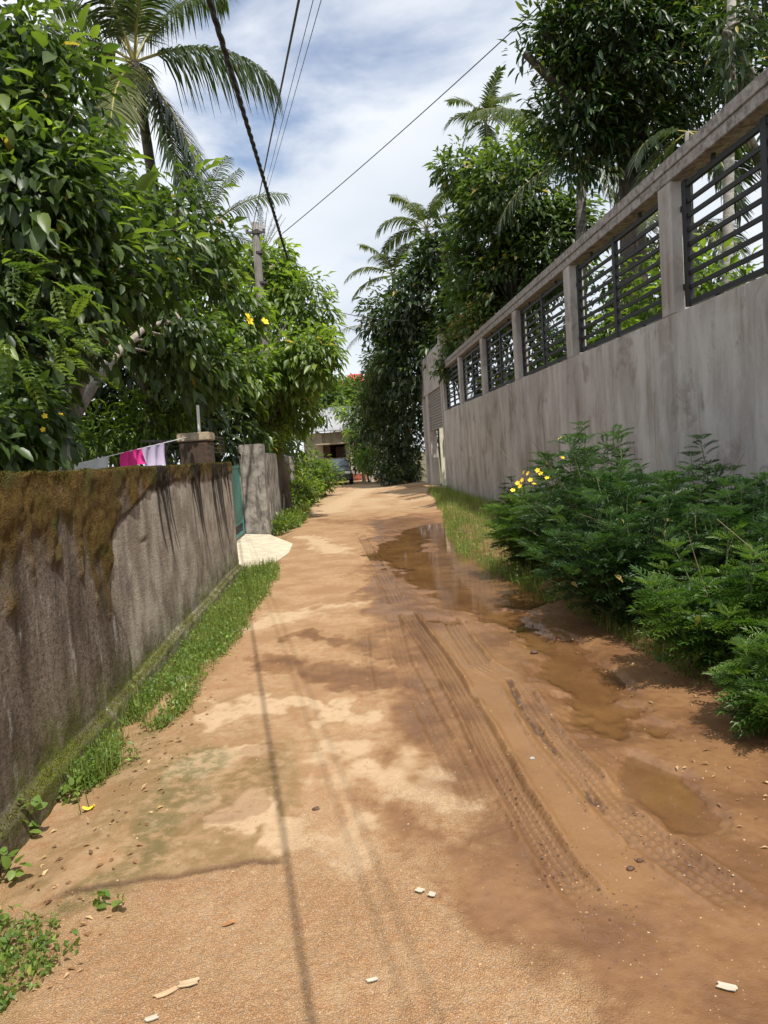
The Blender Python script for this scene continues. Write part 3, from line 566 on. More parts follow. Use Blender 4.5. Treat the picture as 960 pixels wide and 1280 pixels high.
# laundry
cl_a = at(84, 583, 7.2); cl_b = at(236, 546, 11.3)
def lp(t): return cl_a + (cl_b - cl_a) * t
mb = MB(); mb.tube([lp(t) for t in np.linspace(-0.05, 1.0, 20)], 0.006, 5); tag(mb.build('washing_line', m_white), 'thin washing line stretched from the brick gate pillar above the mossy wall', 'line')
def cloth(name, label, t0, t1, drop, colr, cat):
    b = NB(name + '_cloth'); n = b.noise(b.obj(), 14, 3); b.done(b.mix(b.rng(n, 0.3, 0.7), tuple(c * 0.9 for c in colr), colr), 0.9, None, 0, 0.1)
    tr = b.n('ShaderNodeBsdfTranslucent'); tr.inputs[0].default_value = (*colr, 1); ms = b.n('ShaderNodeMixShader'); ms.inputs[0].default_value = 0.3; b.t.links.new(b.b.outputs[0], ms.inputs[1]); b.t.links.new(tr.outputs[0], ms.inputs[2]); b.t.links.new(ms.outputs[0], b.o.inputs[0])
    nu, nv = 24, 16; V = []; d = nrm(cl_b - cl_a); nn = nrm(np.cross(d, [0, 0, 1.0]))
    for sd_ in (0, 1):
        for j in range(nv + 1):
            for i in range(nu + 1):
                u = i / nu; v = j / nv; p = lp(t0 + (t1 - t0) * u) - np.array([0, 0, 1]) * drop * v * (1 + 0.06 * math.sin(u * 9 + t0 * 30)) + nn * ((0.02 + 0.015 * v) * math.sin(u * 15 + v * 2 + t0 * 50) * (0.3 + v) + (0.006 if sd_ else 0)) + np.array([0, 0, 0.006])
                V.append(p)
    m = (nu + 1) * (nv + 1); Fc = [(j * (nu + 1) + i, j * (nu + 1) + i + 1, (j + 1) * (nu + 1) + i + 1, (j + 1) * (nu + 1) + i) for j in range(nv) for i in range(nu)]
    Fc += [tuple(m + k for k in f[::-1]) for f in Fc]
    mb = MB(); mb.add(V, Fc); return tag(mb.build(name, b.m, None, True), label, cat)
def tl(px):                                 # share of the line at a picture column
    tt = np.linspace(0, 1, 400); cols = []
    for t in tt:
        c_ = WC @ (lp(t) - EYE); cols.append(480 - F * c_[0] / c_[2])
    return float(np.interp(px, cols, tt))
cloth('towel', 'pale grey towel hanging low on the washing line', tl(91), tl(136), 0.22, (0.78, 0.80, 0.80), 'towel')
cloth('pink_garment', 'bright pink garment hanging in the middle of the washing line', tl(151), tl(176), 0.20, (0.85, 0.07, 0.36), 'garment')
cloth('lavender_garment', 'pale lavender garment hanging at the right of the washing line', tl(177), tl(204), 0.27, (0.72, 0.62, 0.80), 'garment')

# ================================================================== RIGHT BOUNDARY WALL
b = NB('grey_render'); ns = b.noise(b.obj((1, 2.4, 0.55)), 1.0, 8, 0.66); ns2 = b.noise(b.obj((1, 6, 0.35), (0, 2, 5)), 1.0, 6, 0.7); nm = b.noise(b.obj(), 1.1, 5); nf = b.noise(b.obj(), 35, 4, 0.7)
rc = b.mix(b.rng(ns, 0.36, 0.66), (0.37, 0.335, 0.315), (0.53, 0.50, 0.48)); rc = b.mix(b.math('MULTIPLY', b.math('MULTIPLY', b.rng(ns2, 0.46, 0.70), b.rng(nm, 0.38, 0.62)), 0.8), rc, (0.19, 0.148, 0.125)); rc = b.mix(b.math('MULTIPLY', b.rng(nm, 0.5, 0.72), 0.6), rc, (0.30, 0.24, 0.20))
bl_ = b.noise(b.obj((1, 1.0, 0.8), (0, 4, 7)), 1.6, 9, 0.72, 0.6); rc = b.mix(b.math('MULTIPLY', b.rng(bl_, 0.53, 0.63), 0.6), rc, (0.22, 0.178, 0.155)); rc = b.mix(b.math('MULTIPLY', b.rng(bl_, 0.46, 0.36), 0.5), rc, (0.50, 0.48, 0.46)); rc = b.mix(b.math('MULTIPLY', b.rng(b.noise(b.obj(), 11, 8, 0.75), 0.56, 0.70), 0.35), rc, (0.23, 0.195, 0.175))
rc = b.mix(b.math('MULTIPLY', b.rng(b.noise(b.obj((1, 4, 0.5), (0, 9, 2)), 1.0, 6, 0.7), 0.56, 0.72), 0.5), rc, (0.50, 0.49, 0.49))
m_render = b.done(rc, 0.9, b.bump(b.math('ADD', nf, b.math('MULTIPLY', ns, 0.6)), 0.35, 0.012), 0, 0.25)
b = NB('rough_beam'); nf = b.noise(b.obj(), 14, 6, 0.7); nm = b.noise(b.obj((1, 2, 3)), 2.4, 5); m_beam = b.done(b.mix(b.rng(nf, 0.36, 0.66), b.mix(b.rng(nm, 0.4, 0.6), (0.16, 0.14, 0.13), (0.25, 0.22, 0.205)), (0.40, 0.37, 0.35)), 0.92, b.bump(nf, 0.6, 0.02), 0, 0.25)
m_iron = plain('black_iron', (0.010, 0.010, 0.013), 0.6, 0.0, 0.3, 20, 0.1)
BW = thing('boundary_wall', 'tall grey rendered boundary wall with barred openings along the right of the lane', 'wall', (3.98, 12, 0))
SILL, HEAD, TOPZ = 2.93, 4.38, 4.63
mb = MB(); mb.box(WALL_R, 4.08, -2.6, 26.75, -0.12, SILL); mb.build('rendered_panel', m_render, BW)
pys = [26.55 - 3.63 * k for k in range(8)]
for y in pys:
    mb = MB(); mb.box(WALL_R - 0.004, 4.10, y - 0.17, y + 0.17, SILL + 0.002, HEAD - 0.002, 0.008); mb.build('pillar', m_render, BW)
mb = MB(); mb.box(WALL_R - 0.008, 4.12, -2.6, 26.75, HEAD, 4.50, 0.006); mb.build('beam', m_beam, BW)
mb = MB(); mb.box(WALL_R - 0.022, 4.14, -2.6, 26.75, 4.502, TOPZ, 0.008); mb.build('coping', m_beam, BW)
for k in range(len(pys) - 1):
    y1, y0 = pys[k] - 0.17, pys[k + 1] + 0.17; yc = (y0 + y1) / 2
    gr_ = bpy.data.objects.new('window_grille', None); C.objects.link(gr_); gr_.parent = BW; gr_.location = Vector((3.99, yc, SILL)) - BW.location
    off = np.array([3.99, yc, SILL])
    def pb(mb, name):
        V = np.concatenate(mb.v) - off; o_ = mesh_np(name, V, [i for f in mb.f for i in f], [len(f) for f in mb.f], m_iron, None, None); o_.parent = gr_; return o_
    mb = MB()
    for y in (y0 + 0.07, yc - 0.045, y1 - 0.165): mb.box(3.96, 4.02, y, y + 0.095, SILL + 0.05, HEAD - 0.05)
    mb.box(3.967, 4.013, y0 + 0.07, y1 - 0.07, SILL + 0.05, SILL + 0.11); mb.box(3.967, 4.013, y0 + 0.07, y1 - 0.07, HEAD - 0.13, HEAD - 0.08)
    for y in (y0 + 0.002, y1 - 0.072):
        for z in (SILL + 0.25, HEAD - 0.35): mb.box(3.975, 4.005, y, y + 0.07, z, z + 0.06)
    for y in (yc - 0.9, yc + 0.9): mb.box(3.975, 4.005, y, y + 0.05, SILL + 0.002, SILL + 0.06); mb.box(3.975, 4.005, y, y + 0.05, HEAD - 0.09, HEAD - 0.002)
    pb(mb, 'frame')
    mb = MB()
    for i in range(1, 8):
        z = SILL + 0.10 + (HEAD - 0.13 - SILL - 0.10) * i / 8; mb.box(3.976, 4.005, y0 + 0.08, y1 - 0.08, z - 0.023, z + 0.023)
    pb(mb, 'bars')

# gateway at the end of the boundary wall
b = NB('slatted_shutter'); m_shut = plain('shutter_paint', (0.26, 0.24, 0.22), 0.6, 0.1, 0.15, 6, 0.1)
GT = thing('gateway', 'tall grey concrete gateway with a half raised roller shutter ending the right wall', 'gateway', (3.98, 29, 0))
mb = MB(); mb.box(WALL_R - 0.01, 4.15, 26.77, 27.15, -0.12, 5.62, 0.01); mb.box(WALL_R - 0.01, 4.15, 31.0, 31.9, -0.12, 3.88, 0.01); mb.box(WALL_R - 0.012, 4.148, 27.152, 33.2, 3.9, 5.45, 0.01); mb.build('wall', m_render, GT)
mb = MB(); mb.box(WALL_R - 0.02, 4.6, 26.765, 27.14, 5.622, 5.70, 0.008); mb.build('cap', m_beam, GT)
mb = MB()
for i in range(13): z = 2.47 + i * 0.11; mb.add([(3.98, 27.15, z), (3.94, 27.15, z + 0.03), (3.94, 27.15, z + 0.08), (3.98, 27.15, z + 0.11), (3.98, 31.0, z), (3.94, 31.0, z + 0.03), (3.94, 31.0, z + 0.08), (3.98, 31.0, z + 0.11)], [(0, 1, 5, 4), (1, 2, 6, 5), (2, 3, 7, 6)])
mb.box(3.93, 3.99, 27.16, 30.99, 2.40, 2.47); mb.build('roller_shutter', m_shut, GT)
mb = MB(); mb.box(WALL_R - 0.02, 4.1, 32.7, 33.2, -0.1, 3.88, 0.01); mb.build('end_post', m_render, GT)
mb = MB(); mb.box(4.16, 6.2, 30.2, 30.4, -0.12, 2.6); o_ = mb.build('inner_wall', plain('white_limewash', (0.70, 0.66, 0.52), 0.85, 0, 0.12, 3, 0.2), GT); o_['label'] = 'white limewashed wall seen through the open gateway'
mb = MB(); mb.box(4.30, 4.75, 30.06, 30.19, 1.55, 2.05, 0.01); mb.build('meter_box', plain('meter_grey', (0.22, 0.22, 0.22), 0.5), GT)
# pvc conduit and lamp near the gateway
p = at(518, 430, 33.4); p2 = at(524, 468, 33.4)
t_ = thing('pipe_post', 'thin leaning white pipe standing above the end of the gateway', 'pipe', p2); mb = MB(); mb.tube([p2 + [0, 0, -0.7], p2, p], [0.04, 0.04, 0.03], 8); mb.build('tube', m_white, t_); mb = MB(); mb.tube([p + [-0.5, 0, 0.05], p, p + [0.1, 0, 0.3]], 0.012, 5); mb.build('wire_hook', m_wire, t_)
p = at(512, 478, 33.4); t_ = thing('wall_lamp', 'small white lamp on a short arm at the end post of the gateway', 'lamp', p)
mb = MB(); mb.tube([p + [-0.16, 0, -0.03], p + [-0.1, 0, 0.03], p + [0.06, 0, 0.09]], [0.05, 0.09, 0.05], 10); mb.build('lamp_head', m_white, t_, True); mb = MB(); mb.tube([p + [0.04, 0, 0.08], p + [0.2, 0, 0.02], p + [0.42, 0, -0.1]], 0.02, 6); mb.build('arm', m_rust, t_)

# ================================================================== TREES
T_BROAD = tmpl_broad(0.40, 0.08, 0.30); T_SMALL = tmpl_small(0.42, 0.09, 0.2); T_LONG = tmpl_small(0.26, 0.05, 0.25); T_MANGO = tmpl_broad(0.24, 0.05, 0.25)
T_COMP = tmpl_pinnate(7, 0.070, 0.23, 0.45)
m_bark1 = bark_mat('pale_bark', (0.16, 0.135, 0.11), (0.34, 0.30, 0.25)); m_bark2 = bark_mat('dark_bark', (0.05, 0.04, 0.032), (0.12, 0.095, 0.075))
m_lfA = leaf_mat('broad_leaf', (0.024, 0.045, 0.014), (0.052, 0.088, 0.021), (0.15, 0.205, 0.038), 0.42, 0.38)
m_lfB = leaf_mat('glossy_leaf', (0.032, 0.056, 0.016), (0.060, 0.100, 0.025), (0.14, 0.19, 0.045), 0.40, 0.36)
m_lfC = leaf_mat('bright_leaf', (0.052, 0.090, 0.018), (0.105, 0.165, 0.028), (0.22, 0.28, 0.050), 0.40, 0.44)
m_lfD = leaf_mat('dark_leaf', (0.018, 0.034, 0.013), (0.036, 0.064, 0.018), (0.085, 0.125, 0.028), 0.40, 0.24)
m_lfM = leaf_mat('mango_leaf', (0.020, 0.042, 0.014), (0.036, 0.072, 0.018), (0.13, 0.15, 0.028), 0.40, 0.26)
m_lfR = leaf_mat('reddish_leaf', (0.04, 0.08, 0.02), (0.08, 0.13, 0.03), (0.34, 0.14, 0.07), 0.45, 0.35)

# ---- left side, nearest: a big-leaved tree whose boughs hang over the mossy wall
def compound(lv):
    P, U = clumps_of(lobesA, 170, 0.4); foliage(lv, T_MANGO, P, U, 12, 0.22, 0.15, 0.2, (0.15, 0.9)); foliage(lv, T_BROAD, P[::3] + U[::3] * 0.12, U[::3], 5, 0.16, 0.22, 0.1, (0.4, 0.95))
    for (px, py, Y) in ((40, 340, 5.6), (60, 350, 5.7), (20, 420, 5.4), (85, 415, 5.8), (70, 455, 5.8), (30, 455, 5.5), (100, 430, 6.0), (15, 345, 5.5), (45, 400, 5.6)):
        p = at(px, py, Y); n = 5
        lv.add(T_COMP, np.repeat(p[None], n, 0) + rng.normal(size=(n, 3)) * 0.07, np.array([0.5, -0.5, -0.15]) + rng.normal(size=(n, 3)) * 0.5, np.array([0, 0, 1]) + 0.3 * sph(n), 0.27 + 0.10 * rng.random(n), 0.45 + 0.5 * rng.random(n))
lobesA = [lobe(20, 40, 7.2, 62), lobe(-40, 120, 7.0, 90), lobe(55, 130, 7.2, 72), lobe(70, 235, 7.0, 78), lobe(132, 270, 7.4, 42), lobe(20, 250, 6.6, 85), lobe(60, 350, 6.8, 85), lobe(165, 350, 7.6, 62), lobe(-30, 400, 6.4, 80), lobe(30, 460, 6.6, 60), lobe(225, 405, 11.0, 36), lobe(190, 425, 11.2, 40)]
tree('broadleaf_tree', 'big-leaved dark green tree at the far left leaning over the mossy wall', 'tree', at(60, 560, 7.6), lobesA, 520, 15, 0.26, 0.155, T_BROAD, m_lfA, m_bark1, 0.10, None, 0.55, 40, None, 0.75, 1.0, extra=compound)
lobesA2 = [lobe(20, 520, 6.0, 52), lobe(55, 540, 6.2, 26), lobe(-30, 560, 5.6, 60)]
tree('leafy_shrub', 'dark shrub with yellow blossom hanging over the near end of the mossy wall', 'shrub', at(20, 600, 6.2), lobesA2, 90, 12, 0.18, 0.15, T_BROAD, m_lfB, m_bark2, 0.05, None, 0.7, 12)
# ---- behind it
lobesB = [lobe(215, 300, 12, 72), lobe(150, 400, 11.5, 62), lobe(243, 350, 13, 52), lobe(215, 430, 12, 56), lobe(262, 450, 13, 38), lobe(165, 280, 12.5, 40), lobe(100, 330, 12.5, 90), lobe(60, 220, 13, 90)]
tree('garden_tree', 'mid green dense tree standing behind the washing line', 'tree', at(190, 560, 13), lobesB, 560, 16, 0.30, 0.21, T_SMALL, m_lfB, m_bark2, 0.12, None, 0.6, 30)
lobesC = [lobe(372, 385, 22.4, 42), lobe(335, 345, 23, 38), lobe(292, 395, 19, 36), lobe(360, 430, 22.6, 50), lobe(345, 460, 19, 30), lobe(385, 450, 19, 36), lobe(285, 470, 18, 50), lobe(332, 488, 19.8, 40), lobe(365, 508, 20.2, 28), lobe(265, 330, 20, 34), lobe(405, 420, 20, 14)]
tree('roadside_tree', 'bright green drooping-leaved tree growing round the utility pole', 'tree', (-2.6, 19.4, 0), lobesC, 720, 18, 0.34, 0.24, T_SMALL, m_lfC, m_bark2, 0.13, None, 0.85, 30)
lobesD = [lobe(180, 530, 12.8, 42), lobe(130, 548, 12.6, 34), lobe(212, 515, 13.0, 32), lobe(90, 560, 12.4, 28)]
tree('garden_shrub', 'sunlit yellow-green shrub right behind the hanging washing', 'shrub', at(160, 600, 12.9), lobesD, 190, 16, 0.22, 0.16, T_LONG, m_lfC, m_bark2, 0.05, None, 0.35, 12)
lobesE = [lobe(250, 525, 14.5, 40), lobe(285, 525, 17.8, 40), lobe(200, 470, 15, 60), lobe(120, 500, 15, 60), lobe(40, 520, 14, 60), lobe(30, 420, 15, 60)]
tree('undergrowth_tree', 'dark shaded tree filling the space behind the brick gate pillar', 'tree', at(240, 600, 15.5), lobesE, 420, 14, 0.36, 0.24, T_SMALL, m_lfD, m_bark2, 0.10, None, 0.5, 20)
# bare pale trunk seen through the leaves
t_ = thing('tall_tree', 'pale bare trunk with a fork seen through a gap in the left foliage', 'tree', at(95, 600, 16)); p0 = np.array(t_.location); p0[2] = -0.1
mb = MB(); mb.tube([p0, at(92, 500, 16), at(86, 455, 16), at(74, 380, 16), at(60, 300, 16)], [0.15, 0.14, 0.13, 0.11, 0.09], 9); mb.tube([at(87, 462, 16), at(108, 440, 16), at(118, 400, 16.2)], [0.09, 0.08, 0.06], 8); mb.build('trunk', m_bark1, t_, True)
lv = Leaves(); P_, U_ = clumps_of([lobe(60, 290, 16, 80), lobe(125, 380, 16.3, 45)], 130); foliage(lv, T_SMALL, P_, U_, 14, 0.35, 0.22, 0.4); lv.build('crown', m_lfD, t_)
# shrubs and creepers along the far left of the lane
def bush(name, label, cat, lobes, n, per, cr, size, tm, mt, base=None, group=None, droop=0.3, r0=0.035, nl=10):
    c_ = np.mean([l[0] for l in lobes], axis=0); return tree(name, label, cat, base if base is not None else (c_[0], c_[1], 0), lobes, n, per, cr, size, tm, mt, m_bark2, r0, group, droop, nl)
def lb(x, y, z, r, rz=None): return (np.array([x, y, z]), (r, r, rz or r))
bush('creeper_bush', 'leafy creeper spilling over the wall beyond the grey gate post', 'creeper', [lb(-1.95, 18.8, 1.85, 0.35), lb(-1.8, 19.6, 2.1, 0.5), lb(-1.75, 21.5, 1.9, 0.6)], 150, 14, 0.22, 0.16, T_SMALL, m_lfC)
bush('roadside_weeds', 'low green weeds at the foot of the grey gate post', 'weeds', [lb(-1.5, 16.6, 0.12, 0.28, 0.18), lb(-1.38, 17.4, 0.14, 0.34, 0.2), lb(-1.25, 18.3, 0.12, 0.3, 0.2)], 130, 14, 0.12, 0.08, T_SMALL, m_lfC, None, None, 0.0, 0.01)
bush('roadside_shrub', 'leafy green shrub by the left road edge in front of the parked car', 'shrub', [lb(-1.05, 29.5, 0.9, 0.7), lb(-0.75, 30.5, 0.7, 0.6), lb(-1.35, 28.0, 0.6, 0.6), lb(-1.3, 31.0, 1.2, 0.75)], 190, 15, 0.24, 0.17, T_SMALL, m_lfC)
bush('roadside_shrub', 'low weedy shrub on the left verge nearer than the parked car', 'shrub', [lb(-1.5, 25.0, 0.35, 0.5, 0.4), lb(-1.25, 26.3, 0.4, 0.5, 0.4), lb(-1.6, 23.5, 0.3, 0.45, 0.3)], 130, 15, 0.2, 0.13, T_SMALL, m_lfC)
bush('hedge_tree', 'bushy tree behind the far left wall, below the round gap of sky', 'tree', [lb(-2.6, 28, 3.4, 1.1), lb(-2.4, 30, 2.4, 1.1), lb(-2.8, 26, 2.2, 1.0), lb(-2.3, 33, 3.6, 1.2), lobe(398, 520, 41, 13), lobe(392, 500, 40, 16)], 230, 15, 0.4, 0.26, T_SMALL, m_lfB, None, None, 0.5, 0.08)

# ---- right side, beyond the wall
lobesM = [lobe(790, 70, 16.5, 92), lobe(722, 125, 16.5, 56), lobe(850, 95, 17, 66), lobe(755, 30, 16, 62), lobe(865, 30, 17, 62), lobe(735, 180, 16.6, 42), lobe(795, 160, 16.5, 44), lobe(715, 50, 16.2, 40), lobe(676, 36, 16, 14), lobe(655, 66, 16, 9), lobe(700, 15, 16, 16), lobe(810, -60, 16.5, 85)]
tree('mango_tree', 'big round dark crowned tree towering over the right boundary wall', 'tree', at(790, 260, 17), lobesM, 1700, 18, 0.34, 0.22, T_MANGO, m_lfM, m_bark2, 0.34, None, 0.15, 40, [np.array([*at(790, 260, 17)[:2], -0.1]), at(792, 330, 17), at(790, 240, 17), at(785, 190, 16.8)], 0.45)
lobesN = [lobe(640, 250, 24, 62), lobe(680, 310, 24, 60), lobe(610, 290, 24.5, 48), lobe(660, 210, 24, 38), lobe(585, 215, 25, 32), lobe(560, 210, 25, 12), lobe(640, 350, 24, 55), lobe(715, 280, 23.5, 34), lobe(600, 345, 25, 42)]
tree('leafy_tree', 'mid green rounded tree over the right wall, below the slender areca palm', 'tree', at(650, 400, 24.5), lobesN, 950, 17, 0.42, 0.27, T_SMALL, m_lfB, m_bark2, 0.2, None, 0.45, 30)
lobesP = [lobe(540, 370, 33, 55), lobe(500, 400, 35, 42), lobe(560, 320, 32, 40), lobe(600, 390, 30, 45), lobe(520, 450, 34, 45), lobe(570, 430, 31, 38)]
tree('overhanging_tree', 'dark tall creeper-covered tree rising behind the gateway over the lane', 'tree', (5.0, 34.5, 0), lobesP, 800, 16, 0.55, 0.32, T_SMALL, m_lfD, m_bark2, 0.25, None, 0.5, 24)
lobesQ = [lobe(490, 500, 37, 38), lobe(510, 545, 36, 40), lobe(480, 460, 38, 28), lobe(520, 500, 35, 36), lobe(465, 530, 38, 22), lobe(500, 580, 36, 28, None, 24), lobe(455, 515, 39, 16)]
tree('shade_tree', 'dark leaning tree wrapped in creeper that shades the end of the lane', 'tree', (3.6, 37, 0), lobesQ, 640, 15, 0.45, 0.26, T_SMALL, m_lfD, m_bark2, 0.2, None, 0.45, 16)
bush('bamboo_clump', 'feathery olive green clump leaning left at the end of the lane', 'bamboo', [lobe(482, 455, 36, 19), lobe(477, 480, 36, 17), lobe(495, 440, 36, 16), lobe(468, 505, 36.5, 13)], 260, 22, 0.5, 0.30, tmpl_small(0.12, 0.02, 0.3), leaf_mat('feathery_leaf', (0.04, 0.065, 0.02), (0.075, 0.11, 0.03), (0.14, 0.17, 0.05), 0.5, 0.3), (3.0, 37.5, 0), None, 0.9)
bush('flowering_bush', 'bush with reddish young leaves showing over the beam of the far wall', 'bush', [lobe(592, 405, 24, 24), lobe(575, 425, 25, 20), lobe(605, 395, 23.5, 18)], 150, 14, 0.25, 0.17, T_SMALL, m_lfR, (4.9, 25, 0), None, 0.2, 0.05)
bush('creeper_bush', 'green creeper drooping over the top of the wall beside the gateway', 'creeper', [lobe(560, 445, 26, 14), lobe(575, 440, 25.5, 13), lobe(553, 465, 26, 8)], 80, 14, 0.22, 0.18, T_SMALL, m_lfB, (4.5, 26.2, 0), None, 0.6, 0.04)
bush('shrub_clump', 'low dark shrubs with pale posts under the trees at the end of the lane', 'shrub', [lb(2.2, 41, 1.0, 0.9), lb(3.0, 39, 1.2, 1.2), lb(1.5, 43, 1.6, 0.9), lb(2.9, 35.5, 0.8, 0.8), lb(1.3, 41.5, 2.4, 0.6)], 260, 14, 0.35, 0.25, T_SMALL, m_lfD)
bush('small_tree', 'small leafy tree with sunlit pale leaves beside the parked car', 'tree', [lobe(452, 560, 41, 13), lobe(445, 540, 41.5, 10), lobe(462, 575, 40, 12), lobe(455, 530, 42, 10), lobe(441, 522, 44.5, 13), lobe(428, 512, 45.5, 8)], 120, 14, 0.4, 0.34, T_LONG, m_lfC, (1.6, 41.5, 0), None, 0.5, 0.06)
# greenery seen through the barred openings
for (nm, lab, L_, mt, tm, sz) in (('yard_bush', 'sunlit green bush behind the bars, second opening from the right', [lb(5.6, 12.2, 2.6, 0.9), lb(6.0, 13.6, 3.2, 1.0), lb(5.8, 11.2, 3.6, 0.8), lb(6.6, 14.5, 4.2, 1.0)], m_lfC, T_SMALL, 0.2),
        ('yard_bush', 'dark bush behind the bars in the middle openings of the right wall', [lb(5.6, 16.5, 2.6, 1.0), lb(5.8, 18.6, 3.4, 1.1), lb(6.2, 20.2, 2.9, 1.1), lb(6.6, 17.5, 4.4, 1.1)], m_lfB, T_SMALL, 0.22),
        ('yard_bush', 'dark leafy bush behind the farthest barred openings', [lb(5.4, 22.5, 2.8, 1.0), lb(5.5, 24.6, 3.4, 1.1), lb(6.5, 23.5, 4.3, 1.2)], m_lfD, T_SMALL, 0.24),
        ('yard_bush', 'low leafy bush behind the bars of the nearest opening on the right', [lb(7.6, 10.0, 2.9, 1.0), lb(7.9, 12.0, 3.7, 0.9), lb(6.6, 9.2, 2.6, 0.7)], m_lfB, T_SMALL, 0.2)):
    bush(nm, lab, 'bush', L_, 170, 15, 0.36, sz, tm, mt, None, None, 0.4, 0.06)
for (lab, L_, bx) in (('tall dark tree standing well behind the nearest barred opening', [lb(12.5, 17, 4.0, 1.9), lb(11.0, 20, 3.4, 1.8), lb(13.5, 15, 5.5, 1.6)], (12.3, 17.5, 0)), ('spreading dark tree far behind the middle barred openings', [lb(9.5, 24, 4.2, 1.9), lb(10.5, 22, 5.6, 1.9), lb(9.0, 27, 3.8, 1.8), lb(8.2, 20.5, 3.0, 1.3)], (9.6, 24, 0)), ('low dark tree deep in the yard behind the second barred opening', [lb(8.6, 14.6, 2.6, 1.3), lb(9.6, 16.5, 3.4, 1.4), lb(8.0, 12.6, 2.2, 1.0)], (8.7, 15, 0))):
    bush('yard_tree', lab, 'tree', L_, 300, 15, 0.5, 0.3, T_SMALL, m_lfD, bx, None, 0.4, 0.12)
lobesX = [lobe(960, 60, 14, 55), lobe(1000, 10, 14, 80), lobe(940, 0, 14.5, 34), lobe(1010, 120, 13.5, 60), lobe(905, 40, 11.2, 30), lobe(915, 90, 11.3, 22)]
tree('corner_tree', 'dark leafy tree at the top right corner behind the wall', 'tree', at(1000, 300, 14.5), lobesX, 330, 15, 0.3, 0.22, T_MANGO, m_lfD, m_bark1, 0.18, None, 0.45, 20)

# ---- palms
m_frond = leaf_mat('palm_frond', (0.030, 0.050, 0.020), (0.060, 0.088, 0.030), (0.16, 0.17, 0.055), 0.35, 0.35, (1.2, 1.25, 0.6), 0.6)
m_rachis = plain('palm_rachis', (0.30, 0.26, 0.07), 0.5); m_ptrunk = bark_mat('palm_bark', (0.085, 0.075, 0.065), (0.21, 0.19, 0.165), 3, 3.0); m_nut = plain('coconut_husk', (0.09, 0.07, 0.025), 0.6)
def frond(lv, mb, c0, az, el, L, droop, nl=46, ll=0.75, hang=0.55, seed=0, v0=0.3, vv=0.5, twist=0.0, wf_=1.0):
    k = 14; p = np.array(c0, float); pts = [p.copy()]; e = el; tangs = []
    for i in range(k):
        e -= droop / k * (0.5 + 1.0 * i / k); d = np.array([math.cos(e) * math.sin(az), math.cos(e) * math.cos(az), math.sin(e)]); p = p + d * L / k; pts.append(p.copy()); tangs.append(d)
    pts = np.array(pts); tangs = np.array(tangs + [tangs[-1]]); mb.tube(pts, np.linspace(0.045, 0.008, k + 1) * L / 4, 5)
    t = np.linspace(0.16, 0.995, nl); ix = t * k; i0 = np.minimum(ix.astype(int), k - 1); fr = (ix - i0)[:, None]
    b0 = pts[i0] * (1 - fr) + pts[i0 + 1] * fr; tg = nrm(tangs[i0] * (1 - fr) + tangs[np.minimum(i0 + 1, k)] * fr)
    side = nrm(np.cross(tg, [0, 0, 1.0])); upv = np.cross(side, tg); side = side * math.cos(twist) + upv * math.sin(twist)
    prof = ll * (0.45 + 0.75 * np.sin(np.pi * np.clip(t * 0.85 + 0.12, 0, 1)) ** 0.8) * L / 4.2
    for sg in (-1, 1):
        d0 = nrm(side * sg * 0.85 + tg * 0.55 + upv * 0.15 + rng.normal(size=(nl, 3)) * 0.07); q = prof * (0.85 + 0.3 * rng.random(nl)); h = hang * (0.7 + 0.6 * rng.random(nl))
        w0 = wf_ * 0.026 * L / 4.2 * (1 + 0.25 * rng.random(nl)); wv = nrm(np.cross(d0, upv))
        Vs = []; 
        for j, (s, wq) in enumerate(((0, 0.5), (0.3, 1.0), (0.65, 0.8), (1.0, 0.08))):
            dn = -np.array([0, 0, 1.0]) * (h * q * s * s)[:, None]; cpt = b0 + d0 * (q * s * (1 - 0.25 * h * s))[:, None] + dn
            Vs += [cpt - wv * (w0 * wq)[:, None], cpt + wv * (w0 * wq)[:, None]]
        V = np.stack(Vs, 1).reshape(-1, 3); f = np.array([0, 1, 3, 2, 2, 3, 5, 4, 4, 5, 7, 6])
        lv.V.append(V); lv.L.append((f[None] + (np.arange(nl) * 8)[:, None] + lv.n).ravel()); lv.T.append(np.full(nl * 3, 4)); lv.A.append(np.repeat(v0 + vv * rng.random(nl), 8)); lv.n += nl * 8
def palm(name, label, top, fr_, tr=0.16, nuts=0, base=None, nl=46, ll=0.75, cat='palm', group=None, smooth_trunk=None, lean=0.8, ptop=0.0, wf_=1.0):
    top = np.array(top, float); bs = np.array([top[0] - lean, top[1], -0.12]) if base is None else np.array(base, float)
    root = thing(name, label, cat, bs, group); mb = MB(); t = np.linspace(0, 1, 12)[:, None]; P_ = bs + (top - bs) * t; P_[:, 0] += (lean * 0.3) * np.sin(t[:, 0] * math.pi) * -1
    mb.tube(P_, tr * (1.25 - 0.45 * t[:, 0]), 10); mb.build('trunk', smooth_trunk or m_ptrunk, root, True)
    for (az, el, L, dr, hang, v0) in fr_:
        lv = Leaves(); mb = MB(); frond(lv, mb, top + np.array([0, 0, ptop]), R(az), R(el), L, R(dr), nl, ll, hang, 0, v0, 0.35, rng.normal() * 0.25, wf_)
        f_ = lv.build('frond', m_frond, root); mb2 = mb.build('rachis', m_rachis, root); mb2.parent = f_; mb2.matrix_parent_inverse = Matrix.Identity(4)
    if nuts:
        for i in range(nuts):
            a_ = rng.random() * 6.28; mb = MB(); c0 = top + np.array([0.28 * math.cos(a_), 0.28 * math.sin(a_), -0.15 - 0.35 * rng.random()]); mb.tube([c0 + [0, 0, dz] for dz in (0.13, 0.10, 0, -0.10, -0.14)], [0.02, 0.09, 0.125, 0.085, 0.01], 8); mb.build('coconut', m_nut, root, True)
    return root
c1 = at(168, 78, 25)
